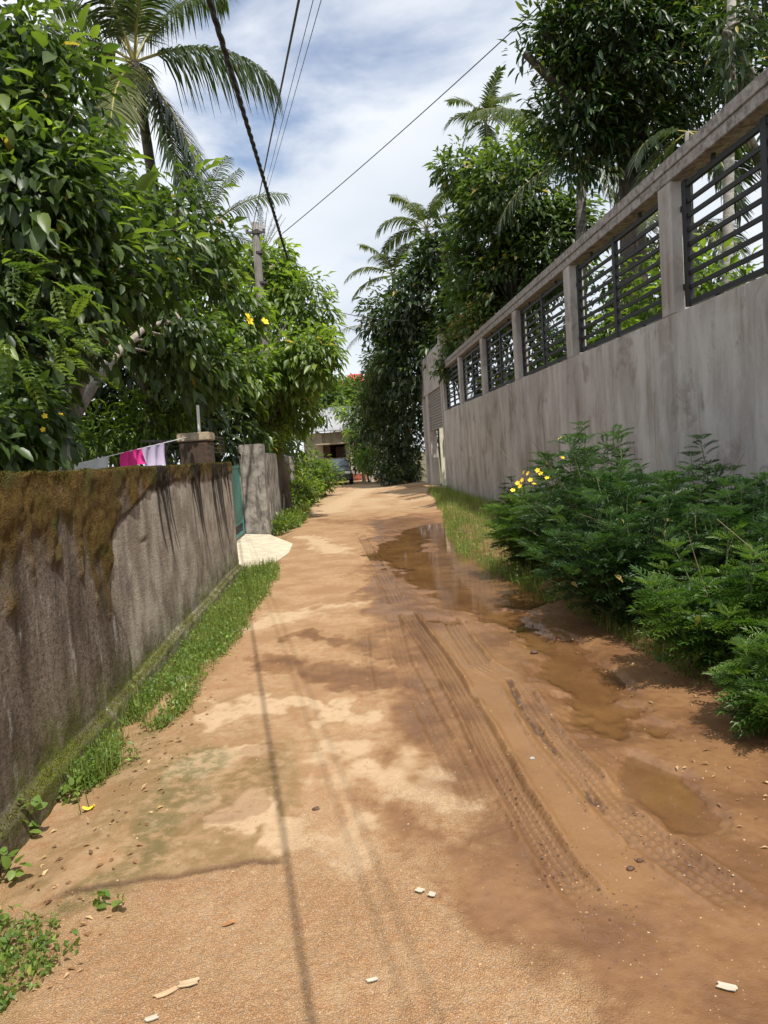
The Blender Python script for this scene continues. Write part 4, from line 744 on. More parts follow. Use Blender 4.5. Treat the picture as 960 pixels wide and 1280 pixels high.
palm('coconut_palm', 'tall coconut palm with hanging nuts and drooping fronds at the upper left', c1, [(88, 22, 4.7, 72, 1.0, 0.2), (95, -52, 4.4, 30, 0.5, 0.1), (190, -35, 4.2, 50, 0.45, 0.62), (120, -60, 4.8, 25, 0.4, 0.15), (-80, 40, 4.6, 70, 0.7, 0.3), (-60, 65, 4.6, 60, 0.6, 0.25), (10, 70, 4.8, 40, 0.6, 0.25), (60, 66, 4.6, 60, 0.6, 0.2), (-120, 5, 4.2, 60, 0.6, 0.3), (150, 62, 4.5, 80, 0.6, 0.3), (-20, 30, 4.6, 70, 0.6, 0.3), (-150, 70, 4.5, 50, 0.6, 0.3), (-100, 75, 4.7, 35, 0.6, 0.3)], 0.19, 14, None, 96, 1.15, lean=-0.5)
c2 = at(252, 296, 30)
palm('coconut_palm', 'half hidden coconut palm with one arching frond against the sky at the left', c2, [(84, 48, 3.9, 55, 0.55, 0.3), (70, 12, 3.0, 60, 0.6, 0.2), (-60, 60, 4.2, 60, 0.6, 0.3), (140, 70, 3.4, 60, 0.6, 0.3), (100, 70, 3.0, 40, 0.5, 0.3)], 0.17, 0, None, 48)
c3 = at(328, 318, 27)
palm('fan_topped_palm', 'clipped palm whose short upright fronds stand behind the pole top', c3, [(80, 72, 1.5, 8, 0.15, 0.1), (-80, 76, 1.5, 8, 0.15, 0.2), (60, 80, 1.6, 5, 0.1, 0.1), (100, 62, 1.5, 10, 0.15, 0.1), (-70, 62, 1.2, 15, 0.2, 0.2), (170, 78, 1.5, 8, 0.15, 0.2), (90, 55, 1.5, 5, 0.15, 0.05)], 0.13, 0, None, 30, 0.5, lean=0.1)
c4 = at(607, 152, 30)
m_areca = plain('areca_trunk', (0.22, 0.21, 0.18), 0.8)
palm('areca_palm', 'slender areca palm with a small tuft of stiff fronds above the right trees', c4, [(95, 40, 1.9, 95, 0.35, 0.35), (-95, 35, 1.9, 100, 0.35, 0.3), (-60, 68, 2.0, 70, 0.3, 0.35), (60, 70, 2.0, 70, 0.3, 0.35), (170, 45, 1.8, 95, 0.3, 0.4), (150, 75, 1.9, 40, 0.3, 0.3), (-140, 20, 1.7, 80, 0.35, 0.3), (120, 5, 1.7, 60, 0.35, 0.3), (-110, -20, 1.5, 50, 0.35, 0.2), (20, 60, 1.9, 60, 0.3, 0.3), (-170, -45, 1.5, 30, 0.3, 0.2)], 0.085, 0, (c4[0], c4[1], -0.12), 40, 1.25, 'palm', None, m_areca, 0.0, 0.0, 2.2)
for (px, py, Yq, lab) in ((533, 285, 46, 'coconut palm far back whose crown tops the dark trees in the middle'), (492, 345, 48, 'coconut palm far back, lower and left of the middle palm crown')):
    c5 = at(px, py, Yq); palm('coconut_palm', lab, c5, [(90, 45, 3.4, 90, 0.5, 0.4), (-90, 40, 3.4, 95, 0.5, 0.5), (-70, 10, 3.2, 70, 0.5, 0.5), (70, 75, 3.4, 60, 0.4, 0.4), (-60, 72, 3.4, 60, 0.4, 0.5), (160, 60, 3.2, 80, 0.5, 0.4), (-150, 50, 3.2, 90, 0.5, 0.4), (110, 10, 3.2, 70, 0.5, 0.3)], 0.16, 0, (c5[0] + 0.4, c5[1], -0.12), 56, 1.0, 'palm', None, None, 0.8, 0.0, 1.7)
c6 = at(470, 408, 40); palm('coconut_palm', 'low palm frond arching left out of the dark tree into the gap of sky', c6, [(-92, 12, 2.6, 50, 0.6, 0.55), (-80, -15, 2.0, 40, 0.6, 0.4), (100, 50, 2.4, 60, 0.5, 0.3)], 0.12, 0, (c6[0] + 0.5, c6[1], -0.12), 34, 0.7)
c7 = at(728, 195, 21); palm('coconut_palm', 'coconut palm half hidden behind the big round tree crown', c7, [(95, -20, 3.8, 55, 0.6, 0.45), (80, -45, 3.6, 30, 0.5, 0.4), (-90, -10, 3.2, 60, 0.6, 0.3), (150, -30, 3.4, 50, 0.6, 0.35), (-110, 40, 3.6, 60, 0.6, 0.3), (-80, 55, 3.6, 70, 0.5, 0.35)], 0.16, 6, (c7[0], c7[1], -0.12), 50, 0.85)
c8 = at(860, 165, 13.5); palm('areca_palm', 'areca palm right behind the wall with fronds hanging below the big tree', c8, [(110, -10, 1.9, 70, 0.5, 0.1), (-60, -25, 1.5, 50, 0.5, 0.1), (170, -35, 1.8, 40, 0.5, 0.1), (60, 10, 1.9, 70, 0.5, 0.1), (-100, 10, 1.4, 90, 0.5, 0.1), (90, -45, 1.8, 30, 0.4, 0.4)], 0.075, 0, (c8[0] - 0.1, c8[1], -0.12), 40, 1.2, 'palm', None, m_areca, 0.0, 0.0, 2.0)
c9 = at(905, 225, 11.5); palm('areca_palm', 'areca palm with a pale ringed trunk behind the nearest barred opening', at(915, -40, 12.0), [(100, 20, 2.0, 80, 0.5, 0.4), (-90, 20, 2.0, 80, 0.5, 0.4), (180, 0, 2.0, 80, 0.5, 0.4)], 0.085, 0, (at(895, 380, 12)[0], 12.0, -0.12), 32, 0.85, 'palm', None, bark_mat('ringed_trunk', (0.22, 0.20, 0.17), (0.42, 0.40, 0.36), 3, 3.0), 0.0)
palm('areca_palm', 'young palm drooping behind the bars of the nearest opening', at(868, 280, 13.0), [(-80, -10, 1.5, 70, 0.5, 0.4), (120, -20, 1.4, 70, 0.5, 0.4), (170, -30, 1.4, 50, 0.5, 0.5), (60, 20, 1.5, 80, 0.5, 0.4), (-120, 30, 1.5, 90, 0.5, 0.4)], 0.06, 0, (at(868, 280, 13.0)[0], 13.0, -0.12), 40, 1.1, 'palm', None, m_areca, 0.0, 0.0, 1.3)

# yellow blossoms in the left trees
m_yel = plain('yellow_petal', (0.85, 0.60, 0.02), 0.6, 0, 0.1); m_yelc = plain('yellow_centre', (0.55, 0.28, 0.01), 0.7)
def blossom(c0, r, parent, nd=(0.4, -0.8, 0.4)):
    nd = nrm(np.array(nd) + rng.normal(size=3) * 0.3); a = nrm(np.cross(nd, [0.1, 0.2, 1])); b_ = np.cross(nd, a); V = [c0]; Fc = []
    for i in range(5):
        for (da, rr, up) in ((-0.5, 0.6, 0.12), (-0.25, 1.0, 0.2), (0.25, 1.0, 0.2), (0.5, 0.6, 0.12)):
            th = (i + da * 0.95) * 2 * math.pi / 5; V.append(c0 + r * rr * (math.cos(th) * a + math.sin(th) * b_) + nd * r * up)
        k = 1 + i * 4; Fc.append((0, k, k + 1, k + 2, k + 3))
    mb = MB(); mb.add(V, Fc); 
    mb.tube([c0, c0 + nd * r * 0.25], [r * 0.18, r * 0.1], 6)
    return mb.build('flower', m_yel, parent)
_t = bpy.data.objects['roadside_tree']
for (px, py) in ((309, 395), (312, 401), (331, 402)): blossom(at(px, py, 17.2), 0.10, _t)
_t = bpy.data.objects['leafy_shrub']
for (px, py) in ((54, 537), (76, 518), (56, 520)): blossom(at(px, py, 5.7), 0.022, _t)

# ================================================================== GRASS, SHRUBS, LITTER
m_grass = leaf_mat('grass_blade', (0.080, 0.115, 0.024), (0.145, 0.195, 0.040), (0.28, 0.31, 0.090), 0.5, 0.35)
m_weed = leaf_mat('weed_leaf', (0.075, 0.125, 0.026), (0.125, 0.205, 0.040), (0.21, 0.30, 0.065), 0.45, 0.38)
def blade_tm():
    V = [(-0.018, 0, 0), (0.018, 0, 0), (-0.016, 0.4, -0.03), (0.016, 0.4, -0.03), (-0.010, 0.75, -0.16), (0.010, 0.75, -0.16), (0, 1, -0.36)]
    return np.array(V), [(0, 1, 3, 2), (2, 3, 5, 4), (4, 5, 6)]
T_BLADE = blade_tm()
def grass(name, N, fx, lo, hi, wide=1.0, weed=0.25, mt=None):
    xy = fx(N); N = len(xy); z = gz(xy[:, 0], xy[:, 1]) - 0.005; P_ = np.stack([xy[:, 0], xy[:, 1], z], 1)
    lv = Leaves(); a = rng.random(N) * 6.283; tilt = 0.25 + 0.7 * rng.random(N); d = np.stack([np.cos(a) * tilt, np.sin(a) * tilt, np.ones(N)], 1); h = lo + (hi - lo) * rng.random(N) ** 1.4 * (0.6 + 0.8 * vnoise(xy[:, 0] * 2.5, xy[:, 1] * 2.5, 91))
    up = np.stack([np.cos(a + 1.57), np.sin(a + 1.57), np.zeros(N)], 1); up = np.cross(d, up)
    m = rng.random(N) > weed; lv.add((T_BLADE[0] * np.array([wide, 1, 1]), T_BLADE[1]), P_[m], d[m], -up[m], h[m], rng.random(m.sum()))
    o = lv.build(name, mt or m_grass); tag(o, None, None, None, 'stuff'); 
    m = ~m
    if m.sum():
        lv = Leaves(); n = int(m.sum()); k = 3; pp = np.repeat(P_[m], k, 0) + rng.normal(size=(n * k, 3)) * 0.012 + np.array([0, 0, 1]) * (np.repeat(h[m], k) * (0.15 + 0.6 * rng.random(n * k)))[:, None]
        lv.add(tmpl_small(0.5, 0.08, 0.2), pp, sph(n * k) + np.array([0, 0, 0.35]), np.array([0, 0, 1]) + 0.5 * sph(n * k), 0.018 + 0.028 * rng.random(n * k), rng.random(n * k)); tag(lv.build(name.replace('grass', 'weeds'), m_weed), None, None, None, 'stuff')
def strip_left(N):
    y = 3.2 * (10.9 / 3.2) ** rng.random(N); edge_ = np.interp(y, [3.2, 4.0, 4.6, 5.5, 7.0, 9.0, 10.5, 11.6], [-1.45, -1.28, -1.10, -1.06, -1.02, -0.98, -0.98, -1.15]) + 0.22 * (fbm(y * 1.8, y * 0, 93, 3) - 0.5)
    x = -1.56 + (edge_ + 1.56) * rng.random(N) ** 0.85; keep = rng.random(N) < sst(0.30, 0.62, vnoise(x * 6, y * 3, 94) * 0.65 + 0.10 + 0.34 * sst(3.6, 8.0, y)) * sst(edge_ + 0.03, edge_ - 0.16, x); return np.stack([x, y], 1)[keep]
grass('verge_grass', 19000, strip_left, 0.05, 0.20, 0.8, 0.34)
def patch_nl(N):
    y = 2.05 + 0.75 * rng.random(N); x = -1.55 + 0.62 * rng.random(N) ** 1.2; d_ = np.hypot((x + 1.33) / 0.30, (y - 2.42) / 0.34); keep = (d_ < 0.75 + 0.6 * (vnoise(x * 7, y * 7, 95) - 0.3)); return np.stack([x, y], 1)[keep]
grass('verge_grass', 2600, patch_nl, 0.025, 0.09, 0.7, 0.25)
def strip_right(N):
    y = 8.3 * (27 / 8.3) ** rng.random(N); x0 = np.interp(y, [8, 9.5, 11, 13, 16, 20, 27], [1.95, 1.75, 1.75, 1.9, 2.2, 2.6, 3.2]) + 0.3 * (fbm(y, y * 0, 97, 3) - 0.5); x = x0 + (3.85 - x0) * rng.random(N) ** 1.2; return np.stack([x, y], 1)[rng.random(N) < sst(0.15, 0.4, vnoise(x * 3, y * 2, 98) + 0.15)]
grass('bank_grass', 20000, strip_right, 0.07, 0.27, 0.6, 0.25)
def under(N):
    y = 3.2 + 5.6 * rng.random(N); x0 = np.interp(y, [3.2, 4, 5, 6, 7, 8, 9], [2.15, 2.15, 2.12, 2.08, 2.0, 1.95, 1.9]); x = x0 + (3.8 - x0) * rng.random(N) ** 1.5; return np.stack([x, y], 1)[rng.random(N) < sst(0.35, 0.65, vnoise(x * 3, y * 3, 99))]
grass('bank_grass', 7000, under, 0.06, 0.22, 0.9, 0.2)
def gate_tuft(N):
    y = 9.9 + 1.1 * rng.random(N); x = -1.5 + 0.5 * rng.random(N); return np.stack([x, y], 1)
grass('verge_grass', 1500, gate_tuft, 0.08, 0.25, 0.9, 0.3)
def far_l(N):
    y = 17 + 12 * rng.random(N); x = -1.65 + (0.5 + 0.2 * vnoise(y, y * 0, 96)) * rng.random(N); return np.stack([x, y], 1)
grass('verge_grass', 5000, far_l, 0.10, 0.35, 1.3, 0.4)

# little weeds with round leaves at the foot of the mossy wall
def sprout(label, x, y, n, size, h, group=None):
    r_ = thing('seedling', label, 'weed', (x, y, float(gz(np.array([x]), np.array([y]))[0])), group); b0 = np.array(r_.location); mb = MB(); lv = Leaves()
    for i in range(3):
        e = b0 + np.array([rng.normal() * 0.05, rng.normal() * 0.05, h * (0.6 + 0.5 * rng.random())]); mb.tube([b0, (b0 + e) / 2 + rng.normal(size=3) * 0.01, e], [0.004, 0.003, 0.002], 5)
        P_ = e + rng.normal(size=(n, 3)) * 0.015 - np.array([0, 0, 1]) * (rng.random(n) * h * 0.5)[:, None]; lv.add(tmpl_broad(0.62, 0.05, 0.2), P_, sph(n) + np.array([0.4, 0, 0.2]), np.array([0, 0, 1]) + 0.4 * sph(n), size * (0.7 + 0.6 * rng.random(n)), 0.5 + 0.4 * rng.random(n))
    mb.build('stem', m_weed, r_); lv.build('leaves', m_weed, r_)
p = gr(48, 1045); sprout('green weed with broad leaves growing out of the wall foot at the left edge', -1.53, 3.42, 7, 0.055, 0.17)
sprout('small weed at the wall foot nearest the left edge of the photo', -1.53, 3.02, 6, 0.06, 0.10)
sprout('small weed between the two larger weeds along the wall foot', -1.50, 3.72, 6, 0.045, 0.10)
p = gr(132, 1132); sprout('tiny weed sprouting from the mossy crack in the lane', p[0], p[1], 4, 0.05, 0.03)

# ---- the leafy shrubs in front of the right wall
m_shr = leaf_mat('feathered_leaf', (0.012, 0.031, 0.011), (0.024, 0.060, 0.017), (0.062, 0.125, 0.028), 0.45, 0.33, (1.2, 1.35, 0.45))  # leaf colour darkened for shrubs in the shade of the wall
m_shr2 = leaf_mat('sunlit_feathered_leaf', (0.026, 0.060, 0.014), (0.052, 0.115, 0.022), (0.13, 0.21, 0.038), 0.42, 0.42, (1.25, 1.35, 0.45))  # same leaf with sunlight put into its colour, for the lit shrubs
m_stem = plain('green_stem', (0.10, 0.14, 0.05), 0.6)
m_drystem = plain('dry_stem', (0.20, 0.15, 0.09), 0.8); T_FEA = tmpl_pinnate(6, 0.036, 0.40, 0.45, True)
def marigold(label, x, y, h, rad, nst, lean=(0, 0), size=0.19, flowers=(), per=20, mt=None):
    z0 = float(gz(np.array([x]), np.array([y]))[0]); r_ = thing('flowering_shrub', label, 'shrub', (x, y, z0), 'feathery leaved shrubs along the foot of the right wall'); b0 = np.array(r_.location); mb = MB(); lv = Leaves()
    for i in range(nst):
        a = rng.random() * 6.283; rr = rad * (rng.random() ** 0.5); e = b0 + np.array([math.cos(a) * rr + lean[0], math.sin(a) * rr + lean[1], h * (1.0 - 0.35 * (rr / rad) ** 2) * (0.50 + 0.60 * rng.random() ** 1.2)]); q = bend(b0 + np.array([math.cos(a), math.sin(a), 0]) * rr * 0.25, e, 8, 0.06); mb.tube(q, np.linspace(0.010, 0.003, 8), 5)
        t = 0.12 + 0.88 * rng.random(per) ** 0.75; ix = t * 7; i0 = np.minimum(ix.astype(int), 6); P_ = q[i0] + (q[i0 + 1] - q[i0]) * (ix - i0)[:, None]; az = rng.random(per) * 6.283; el = 0.15 + 0.75 * t + rng.normal(size=per) * 0.2; d = np.stack([np.cos(az), np.sin(az), el], 1) + np.array([math.cos(a), math.sin(a), 0]) * 0.4
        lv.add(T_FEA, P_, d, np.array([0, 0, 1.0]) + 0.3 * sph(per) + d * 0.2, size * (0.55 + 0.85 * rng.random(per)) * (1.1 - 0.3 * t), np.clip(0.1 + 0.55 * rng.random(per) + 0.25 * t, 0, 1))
        k = 5; lv.add(T_FEA, np.repeat(e[None], k, 0), np.stack([np.cos(np.arange(k) * 1.25 + a), np.sin(np.arange(k) * 1.25 + a), np.full(k, 1.1)], 1), np.array([0, 0, 1.0]) + 0.3 * sph(k), size * 0.55, 0.75 + 0.2 * rng.random(k))
    mb.build('stems', m_stem, r_); nb = nst * 7; q_ = b0 + np.array([lean[0], lean[1], 0]) + sph(nb) * (rng.random(nb) ** 0.5)[:, None] * np.array([rad * 0.8, rad * 0.8, h * 0.38]) + np.array([0, 0, h * 0.40]); q_[:, 2] = np.maximum(q_[:, 2], z0 + 0.04); lv.add(T_SMALL, q_, sph(nb) + np.array([0, 0, 0.3]), np.array([0, 0, 1]) + 0.5 * sph(nb), size * (0.25 + 0.35 * rng.random(nb)), np.where(rng.random(nb) < 0.06, 1.0, 0.9 * rng.random(nb)))
    lv.build('foliage', mt or m_shr, r_, False)
    mb = MB()
    for i in range(5): e = b0 + np.array([rng.normal() * rad * 0.6, rng.normal() * rad * 0.6, h * (0.5 + 0.6 * rng.random())]); mb.tube(bend(b0 + rng.normal(size=3) * np.array([0.08, 0.08, 0]), e, 6, 0.1), np.linspace(0.006, 0.002, 6), 5)
    mb.build('dry_stems', m_drystem, r_)
    for (px, py, Yq) in flowers:
        c0 = at(px, py, Yq); mb = MB(); s0 = b0 + (c0 - b0) * np.array([0.75, 0.75, 0.62]); mb.tube([s0, (s0 + c0) / 2 + rng.normal(size=3) * 0.01, c0], 0.003, 5); mb.build('flower_stalk', m_stem, r_); blossom(c0, 0.030, r_, (-0.3, -0.6, 0.8))
    return r_
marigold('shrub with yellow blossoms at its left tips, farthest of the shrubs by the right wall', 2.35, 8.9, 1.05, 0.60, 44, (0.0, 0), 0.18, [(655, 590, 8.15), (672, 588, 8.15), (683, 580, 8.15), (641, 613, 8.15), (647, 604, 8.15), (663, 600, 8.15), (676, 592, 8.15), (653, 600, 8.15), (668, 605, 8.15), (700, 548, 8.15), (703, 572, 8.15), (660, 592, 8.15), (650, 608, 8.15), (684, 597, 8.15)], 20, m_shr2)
marigold('tallest dark green shrub against the right wall beside the yellow blossoms', 2.72, 8.1, 1.60, 0.74, 56, (0, 0), 0.20)
marigold('dense dark shrub with deep shade at its foot in the middle of the right row', 2.58, 7.0, 1.48, 0.80, 68, (-0.08, 0), 0.20)
marigold('wide dark green shrub spreading toward the puddle on the right', 2.45, 6.0, 1.22, 0.80, 66, (-0.05, 0), 0.20)
marigold('dark shrub squeezed between the wall and the wide spreading shrub', 3.3, 6.5, 1.30, 0.6, 44, (0, 0), 0.2)
marigold('leafy shrub close to the wall with finger leaves on top, near the right edge', 2.95, 5.2, 1.12, 0.66, 52, (0, 0), 0.20)
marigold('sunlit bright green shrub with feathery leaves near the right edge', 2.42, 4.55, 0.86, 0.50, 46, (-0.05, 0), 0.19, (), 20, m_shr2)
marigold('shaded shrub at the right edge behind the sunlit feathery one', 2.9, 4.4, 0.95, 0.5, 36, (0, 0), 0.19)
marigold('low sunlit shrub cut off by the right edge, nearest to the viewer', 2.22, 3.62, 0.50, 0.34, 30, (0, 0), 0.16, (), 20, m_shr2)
marigold('tall weedy shrub standing alone in the grass near the white gateway wall', 3.35, 14.2, 0.85, 0.30, 14, (0, 0), 0.2, (), 8)

# ---- litter and stones
m_paper = plain('paper_scrap', (0.46, 0.41, 0.32), 0.85, 0, 0.06, 30, 0.1); m_dry = plain('dry_leaf', (0.36, 0.17, 0.07), 0.8, 0, 0.3, 30, 0.2); m_stone = plain('grey_stone', (0.34, 0.32, 0.29), 0.85, 0, 0.3, 30, 0.4); m_clod = plain('mud_clod', (0.10, 0.05, 0.03), 0.6, 0, 0.3, 30, 0.4)
def scrap(name, label, px, py, w_, l_, ang, mt, cat, curl=0.05, group=None):
    c0 = gr(px, py); z = float(gz(np.array([c0[0]]), np.array([c0[1]]))[0]) + 0.006; n = 6; V = []
    for lay in (0, 0.002):
        for j in range(n + 1):
            for i in range(n + 1):
                u, v = i / n - 0.5, j / n - 0.5; jx = (0.16 * math.sin(i * 2.1 + j + px)) * w_ * (abs(u) > 0.4); x = u * w_ + jx * 0.4; y = v * l_ * (1 - 0.25 * abs(u)); V.append((c0[0] + x * math.cos(ang) - y * math.sin(ang), c0[1] + x * math.sin(ang) + y * math.cos(ang), z + lay + curl * w_ * (abs(u) ** 2 * 2 + 0.3 * math.sin(v * 6 + px))))
    k = (n + 1) ** 2; Fc = [(j * (n + 1) + i, j * (n + 1) + i + 1, (j + 1) * (n + 1) + i + 1, (j + 1) * (n + 1) + i) for j in range(n) for i in range(n)]; Fc += [tuple(q + k for q in f) for f in Fc]
    mb = MB(); mb.add(V, Fc); tag(mb.build(name, mt), label, cat, group)
scrap('paper_scrap', 'white paper scrap lying at the lower right of the lane', 909, 1237, 0.050, 0.028, -0.5, m_paper, 'litter')
scrap('paper_scrap', 'left one of two small cream paper bits in the middle of the lane', 525, 1114, 0.030, 0.026, -0.6, m_paper, 'litter')
scrap('paper_scrap', 'right one of two small cream paper bits in the middle of the lane', 540, 1119, 0.026, 0.026, -0.7, m_paper, 'litter')
scrap('paper_scrap', 'pale torn scrap at the bottom of the lane below the two cream bits', 465, 1226, 0.034, 0.016, 0.2, m_paper, 'litter')
scrap('paper_scrap', 'pale scrap at the very bottom left of the lane', 190, 1277, 0.036, 0.02, 0.3, m_paper, 'litter')
scrap('dry_leaf', 'small brown dry leaf on the gravel left of the cable shadow', 286, 1156, 0.045, 0.018, 0.5, m_dry, 'leaf', 0.1)
scrap('dry_leaf', 'long tan dry leaf lying near the bottom left of the lane', 208, 1243, 0.07, 0.024, 0.5, plain('tan_leaf', (0.40, 0.26, 0.15), 0.85), 'leaf', 0.1)
scrap('dry_leaf', 'pale brown dry leaf near the bottom left beside the long tan one', 236, 1232, 0.06, 0.03, 0.2, plain('pale_leaf', (0.42, 0.30, 0.19), 0.85), 'leaf', 0.08)
scrap('fallen_flower', 'yellow fallen flower lying by the mossy wall foot', 110, 1004, 0.05, 0.035, 0.2, m_yel, 'flower', 0.5)
def stone(name, label, px, py, r, mt, cat, group=None):
    c0 = gr(px, py); z = float(gz(np.array([c0[0]]), np.array([c0[1]]))[0]); import bmesh
    bm = bmesh.new(); bmesh.ops.create_icosphere(bm, subdivisions=2, radius=r); s_ = rng.random() * 50
    for v in bm.verts: f = 0.75 + 0.5 * float(vnoise(np.array([v.co.x / r * 1.3 + s_]), np.array([v.co.y / r * 1.3 + v.co.z / r]), 3)[0]); v.co = Vector((v.co.x * f * 1.25 + c0[0], v.co.y * f + c0[1], v.co.z * f * 0.7 + z + r * 0.3))
    me = bpy.data.meshes.new(name); bm.to_mesh(me); bm.free(); me.materials.append(mt); o_ = bpy.data.objects.new(name, me); C.objects.link(o_); tag(o_, label, cat, group)
stone('stone', 'small dark stone on the dry lane right of the cable shadow', 395, 1011, 0.014, m_clod, 'stone')
stone('stone', 'grey stone half hidden in the left verge grass', 228, 847, 0.06, m_stone, 'stone')
stone('stone', 'pale stone in the smooth mud between the wheel tracks', 665, 948, 0.011, m_stone, 'stone')
stone('mud_clod', 'dark mud clod in the wet lane, upper of two by the right track', 800, 1076, 0.011, m_clod, 'clod')
stone('mud_clod', 'dark mud clod in the wet lane, lower of two by the right track', 788, 1086, 0.013, m_clod, 'clod')
stone('mud_clod', 'dark clod by the edge of the far puddle', 588, 738, 0.03, m_clod, 'clod'); stone('mud_clod', 'dark clod lying in the reddish puddle by the shrub shadow', 668, 817, 0.025, m_clod, 'clod')
# loose gravel
lv = Leaves(); N = 3600; yy_ = 1.75 * (6.5 / 1.75) ** (rng.random(N) ** 1.25); xx_ = -1.2 + 3.4 * rng.random(N); zz_ = gz(xx_, yy_)
def peb_tm():
    V = np.array([(1, 0, 0), (0, 1, 0), (-0.8, 0.1, 0), (0.1, -0.9, 0), (0.1, 0, 0.75), (0.5, 0.6, 0.4), (-0.5, -0.5, 0.45)]); return V, [(0, 5, 4), (5, 1, 4), (1, 2, 4), (2, 6, 4), (6, 3, 4), (3, 0, 4), (0, 1, 5), (2, 3, 6)]
lv.add(peb_tm(), np.stack([xx_, yy_, zz_ - 0.001], 1), np.stack([np.cos(rng.random(N) * 6.28), np.sin(rng.random(N) * 6.28), np.zeros(N)], 1) + 0.02, np.repeat(np.array([[0, 0, 1.0]]), N, 0) + 0.2 * sph(N), 0.0020 + 0.0042 * rng.random(N) ** 3, rng.random(N))
b = NB('gravel_grains'); b.done(b.ramp(b.attr('var'), (0.0, (0.20, 0.10, 0.05)), (0.4, (0.42, 0.24, 0.12)), (0.7, (0.55, 0.38, 0.22)), (0.88, (0.27, 0.22, 0.17)), (1.0, (0.34, 0.27, 0.20))), 0.85); tag(lv.build('loose_gravel', b.m, None, False), None, None, None, 'stuff')
# dried leaf crumbs along the verges
lv = Leaves(); N = 700; yy_ = 2.2 + 9 * rng.random(N) ** 1.5; sd_ = rng.random(N) < 0.6; xx_ = np.where(sd_, -1.45 + 0.5 * rng.random(N), 1.5 + 0.7 * rng.random(N)); lv.add(T_SMALL, np.stack([xx_, yy_, gz(xx_, yy_) + 0.006], 1), sph(N) * np.array([1, 1, 0.15]), np.array([0, 0, 1]) + 0.4 * sph(N), 0.015 + 0.03 * rng.random(N), rng.random(N)); tag(lv.build('leaf_litter', leaf_mat('leaf_crumb', (0.13, 0.07, 0.035), (0.28, 0.16, 0.075), (0.45, 0.32, 0.17), 0.8, 0.1, (1, 1, 1), 0.2)), None, None, None, 'stuff')

# crumbs of mud thrown up beside the wheel tracks
lv = Leaves(); P_ = []
for (pp, n_, w_) in ((((508, 765), (545, 815), (590, 890), (640, 985), (690, 1065), (745, 1140)), 420, 0.10), (((640, 985), (690, 1065), (745, 1140), (790, 1190)), 420, 0.09), (((640, 850), (690, 925), (770, 1015), (860, 1085)), 420, 0.10), (((600, 1075), (650, 1095)), 60, 0.05), (((780, 1070), (810, 1090)), 40, 0.04)):
    L_ = np.array(G2(*pp)); t = rng.random(n_) * (len(L_) - 1); i = t.astype(int); f = (t - i)[:, None]; P_.append(L_[i] * (1 - f) + L_[i + 1] * f + rng.normal(size=(n_, 2)) * w_ * np.array([0.75, 1.0]))
P_ = np.concatenate(P_); N = len(P_); lv.add(peb_tm(), np.stack([P_[:, 0], P_[:, 1], gz(P_[:, 0], P_[:, 1]) - 0.001], 1), np.stack([np.cos(rng.random(N) * 6.28), np.sin(rng.random(N) * 6.28), np.zeros(N)], 1) + 0.02, np.repeat(np.array([[0, 0, 1.0]]), N, 0) + 0.2 * sph(N), 0.002 + 0.0055 * rng.random(N) ** 3, rng.random(N))
tag(lv.build('mud_crumbs', plain('mud_crumb', (0.13, 0.062, 0.034), 0.5, 0, 0.3, 20, 0.3), None, False), None, None, None, 'stuff')

# ================================================================== THE END OF THE LANE
m_hwall = plain('house_plaster', (0.42, 0.37, 0.29), 0.9, 0, 0.25, 1.5, 0.2); m_sheet = plain('roof_sheet', (0.30, 0.30, 0.32), 0.7, 0.1, 0.2, 1.2, 0.1); m_red = plain('red_roof', (0.55, 0.045, 0.05), 0.6, 0, 0.15, 3, 0.1); m_dark = plain('dark_opening', (0.02, 0.018, 0.016), 0.8); m_brown = plain('brown_wood', (0.10, 0.055, 0.035), 0.7)
hs = thing('house', 'pale plastered house with a grey sheet roof at the end of the lane', 'house', (-0.6, 50, 0))
mb = MB(); mb.box(-2.2, -1.0, 47.5, 54, -0.1, 3.15); mb.box(-1.0, 0.45, 47.9, 54, 2.35, 3.15); mb.box(0.45, 2.6, 47.5, 54, -0.1, 3.15); mb.box(-1.0, 0.45, 53.0, 53.2, -0.1, 2.35); mb.build('wall', m_hwall, hs)
mb = MB(); mb.add([(-3.2, 46.8, 3.25), (3.2, 46.8, 3.25), (3.2, 52, 5.0), (-3.2, 52, 5.0), (-3.2, 46.8, 3.17), (3.2, 46.8, 3.17), (3.2, 52, 4.9), (-3.2, 52, 4.9)], [(0, 1, 2, 3), (7, 6, 5, 4), (0, 4, 5, 1), (1, 5, 6, 2), (2, 6, 7, 3), (3, 7, 4, 0)]); mb.build('roof', m_sheet, hs)
mb = MB(); mb.box(-0.98, -0.55, 47.8, 47.88, 0, 2.33); mb.box(-0.2, 0.43, 48.6, 48.68, 0.0, 2.2); mb.build('door', m_brown, hs)
mb = MB(); mb.box(-1.4, 0.9, 46.2, 47.48, 2.36, 2.44); mb.build('door_canopy', m_cap, hs)
h2 = thing('house', 'distant house whose bright red roof shows above the trees', 'house', (1.0, 74, 0))
mb = MB(); mb.box(-0.5, 6.0, 72, 80, -0.1, 8.4); mb.build('wall', m_hwall, h2)
za = at(424, 483, 71)[2]; zb_ = at(440, 472, 73.5)[2]; xa = at(426, 483, 71)[0]; xe = at(456, 480, 71)[0]
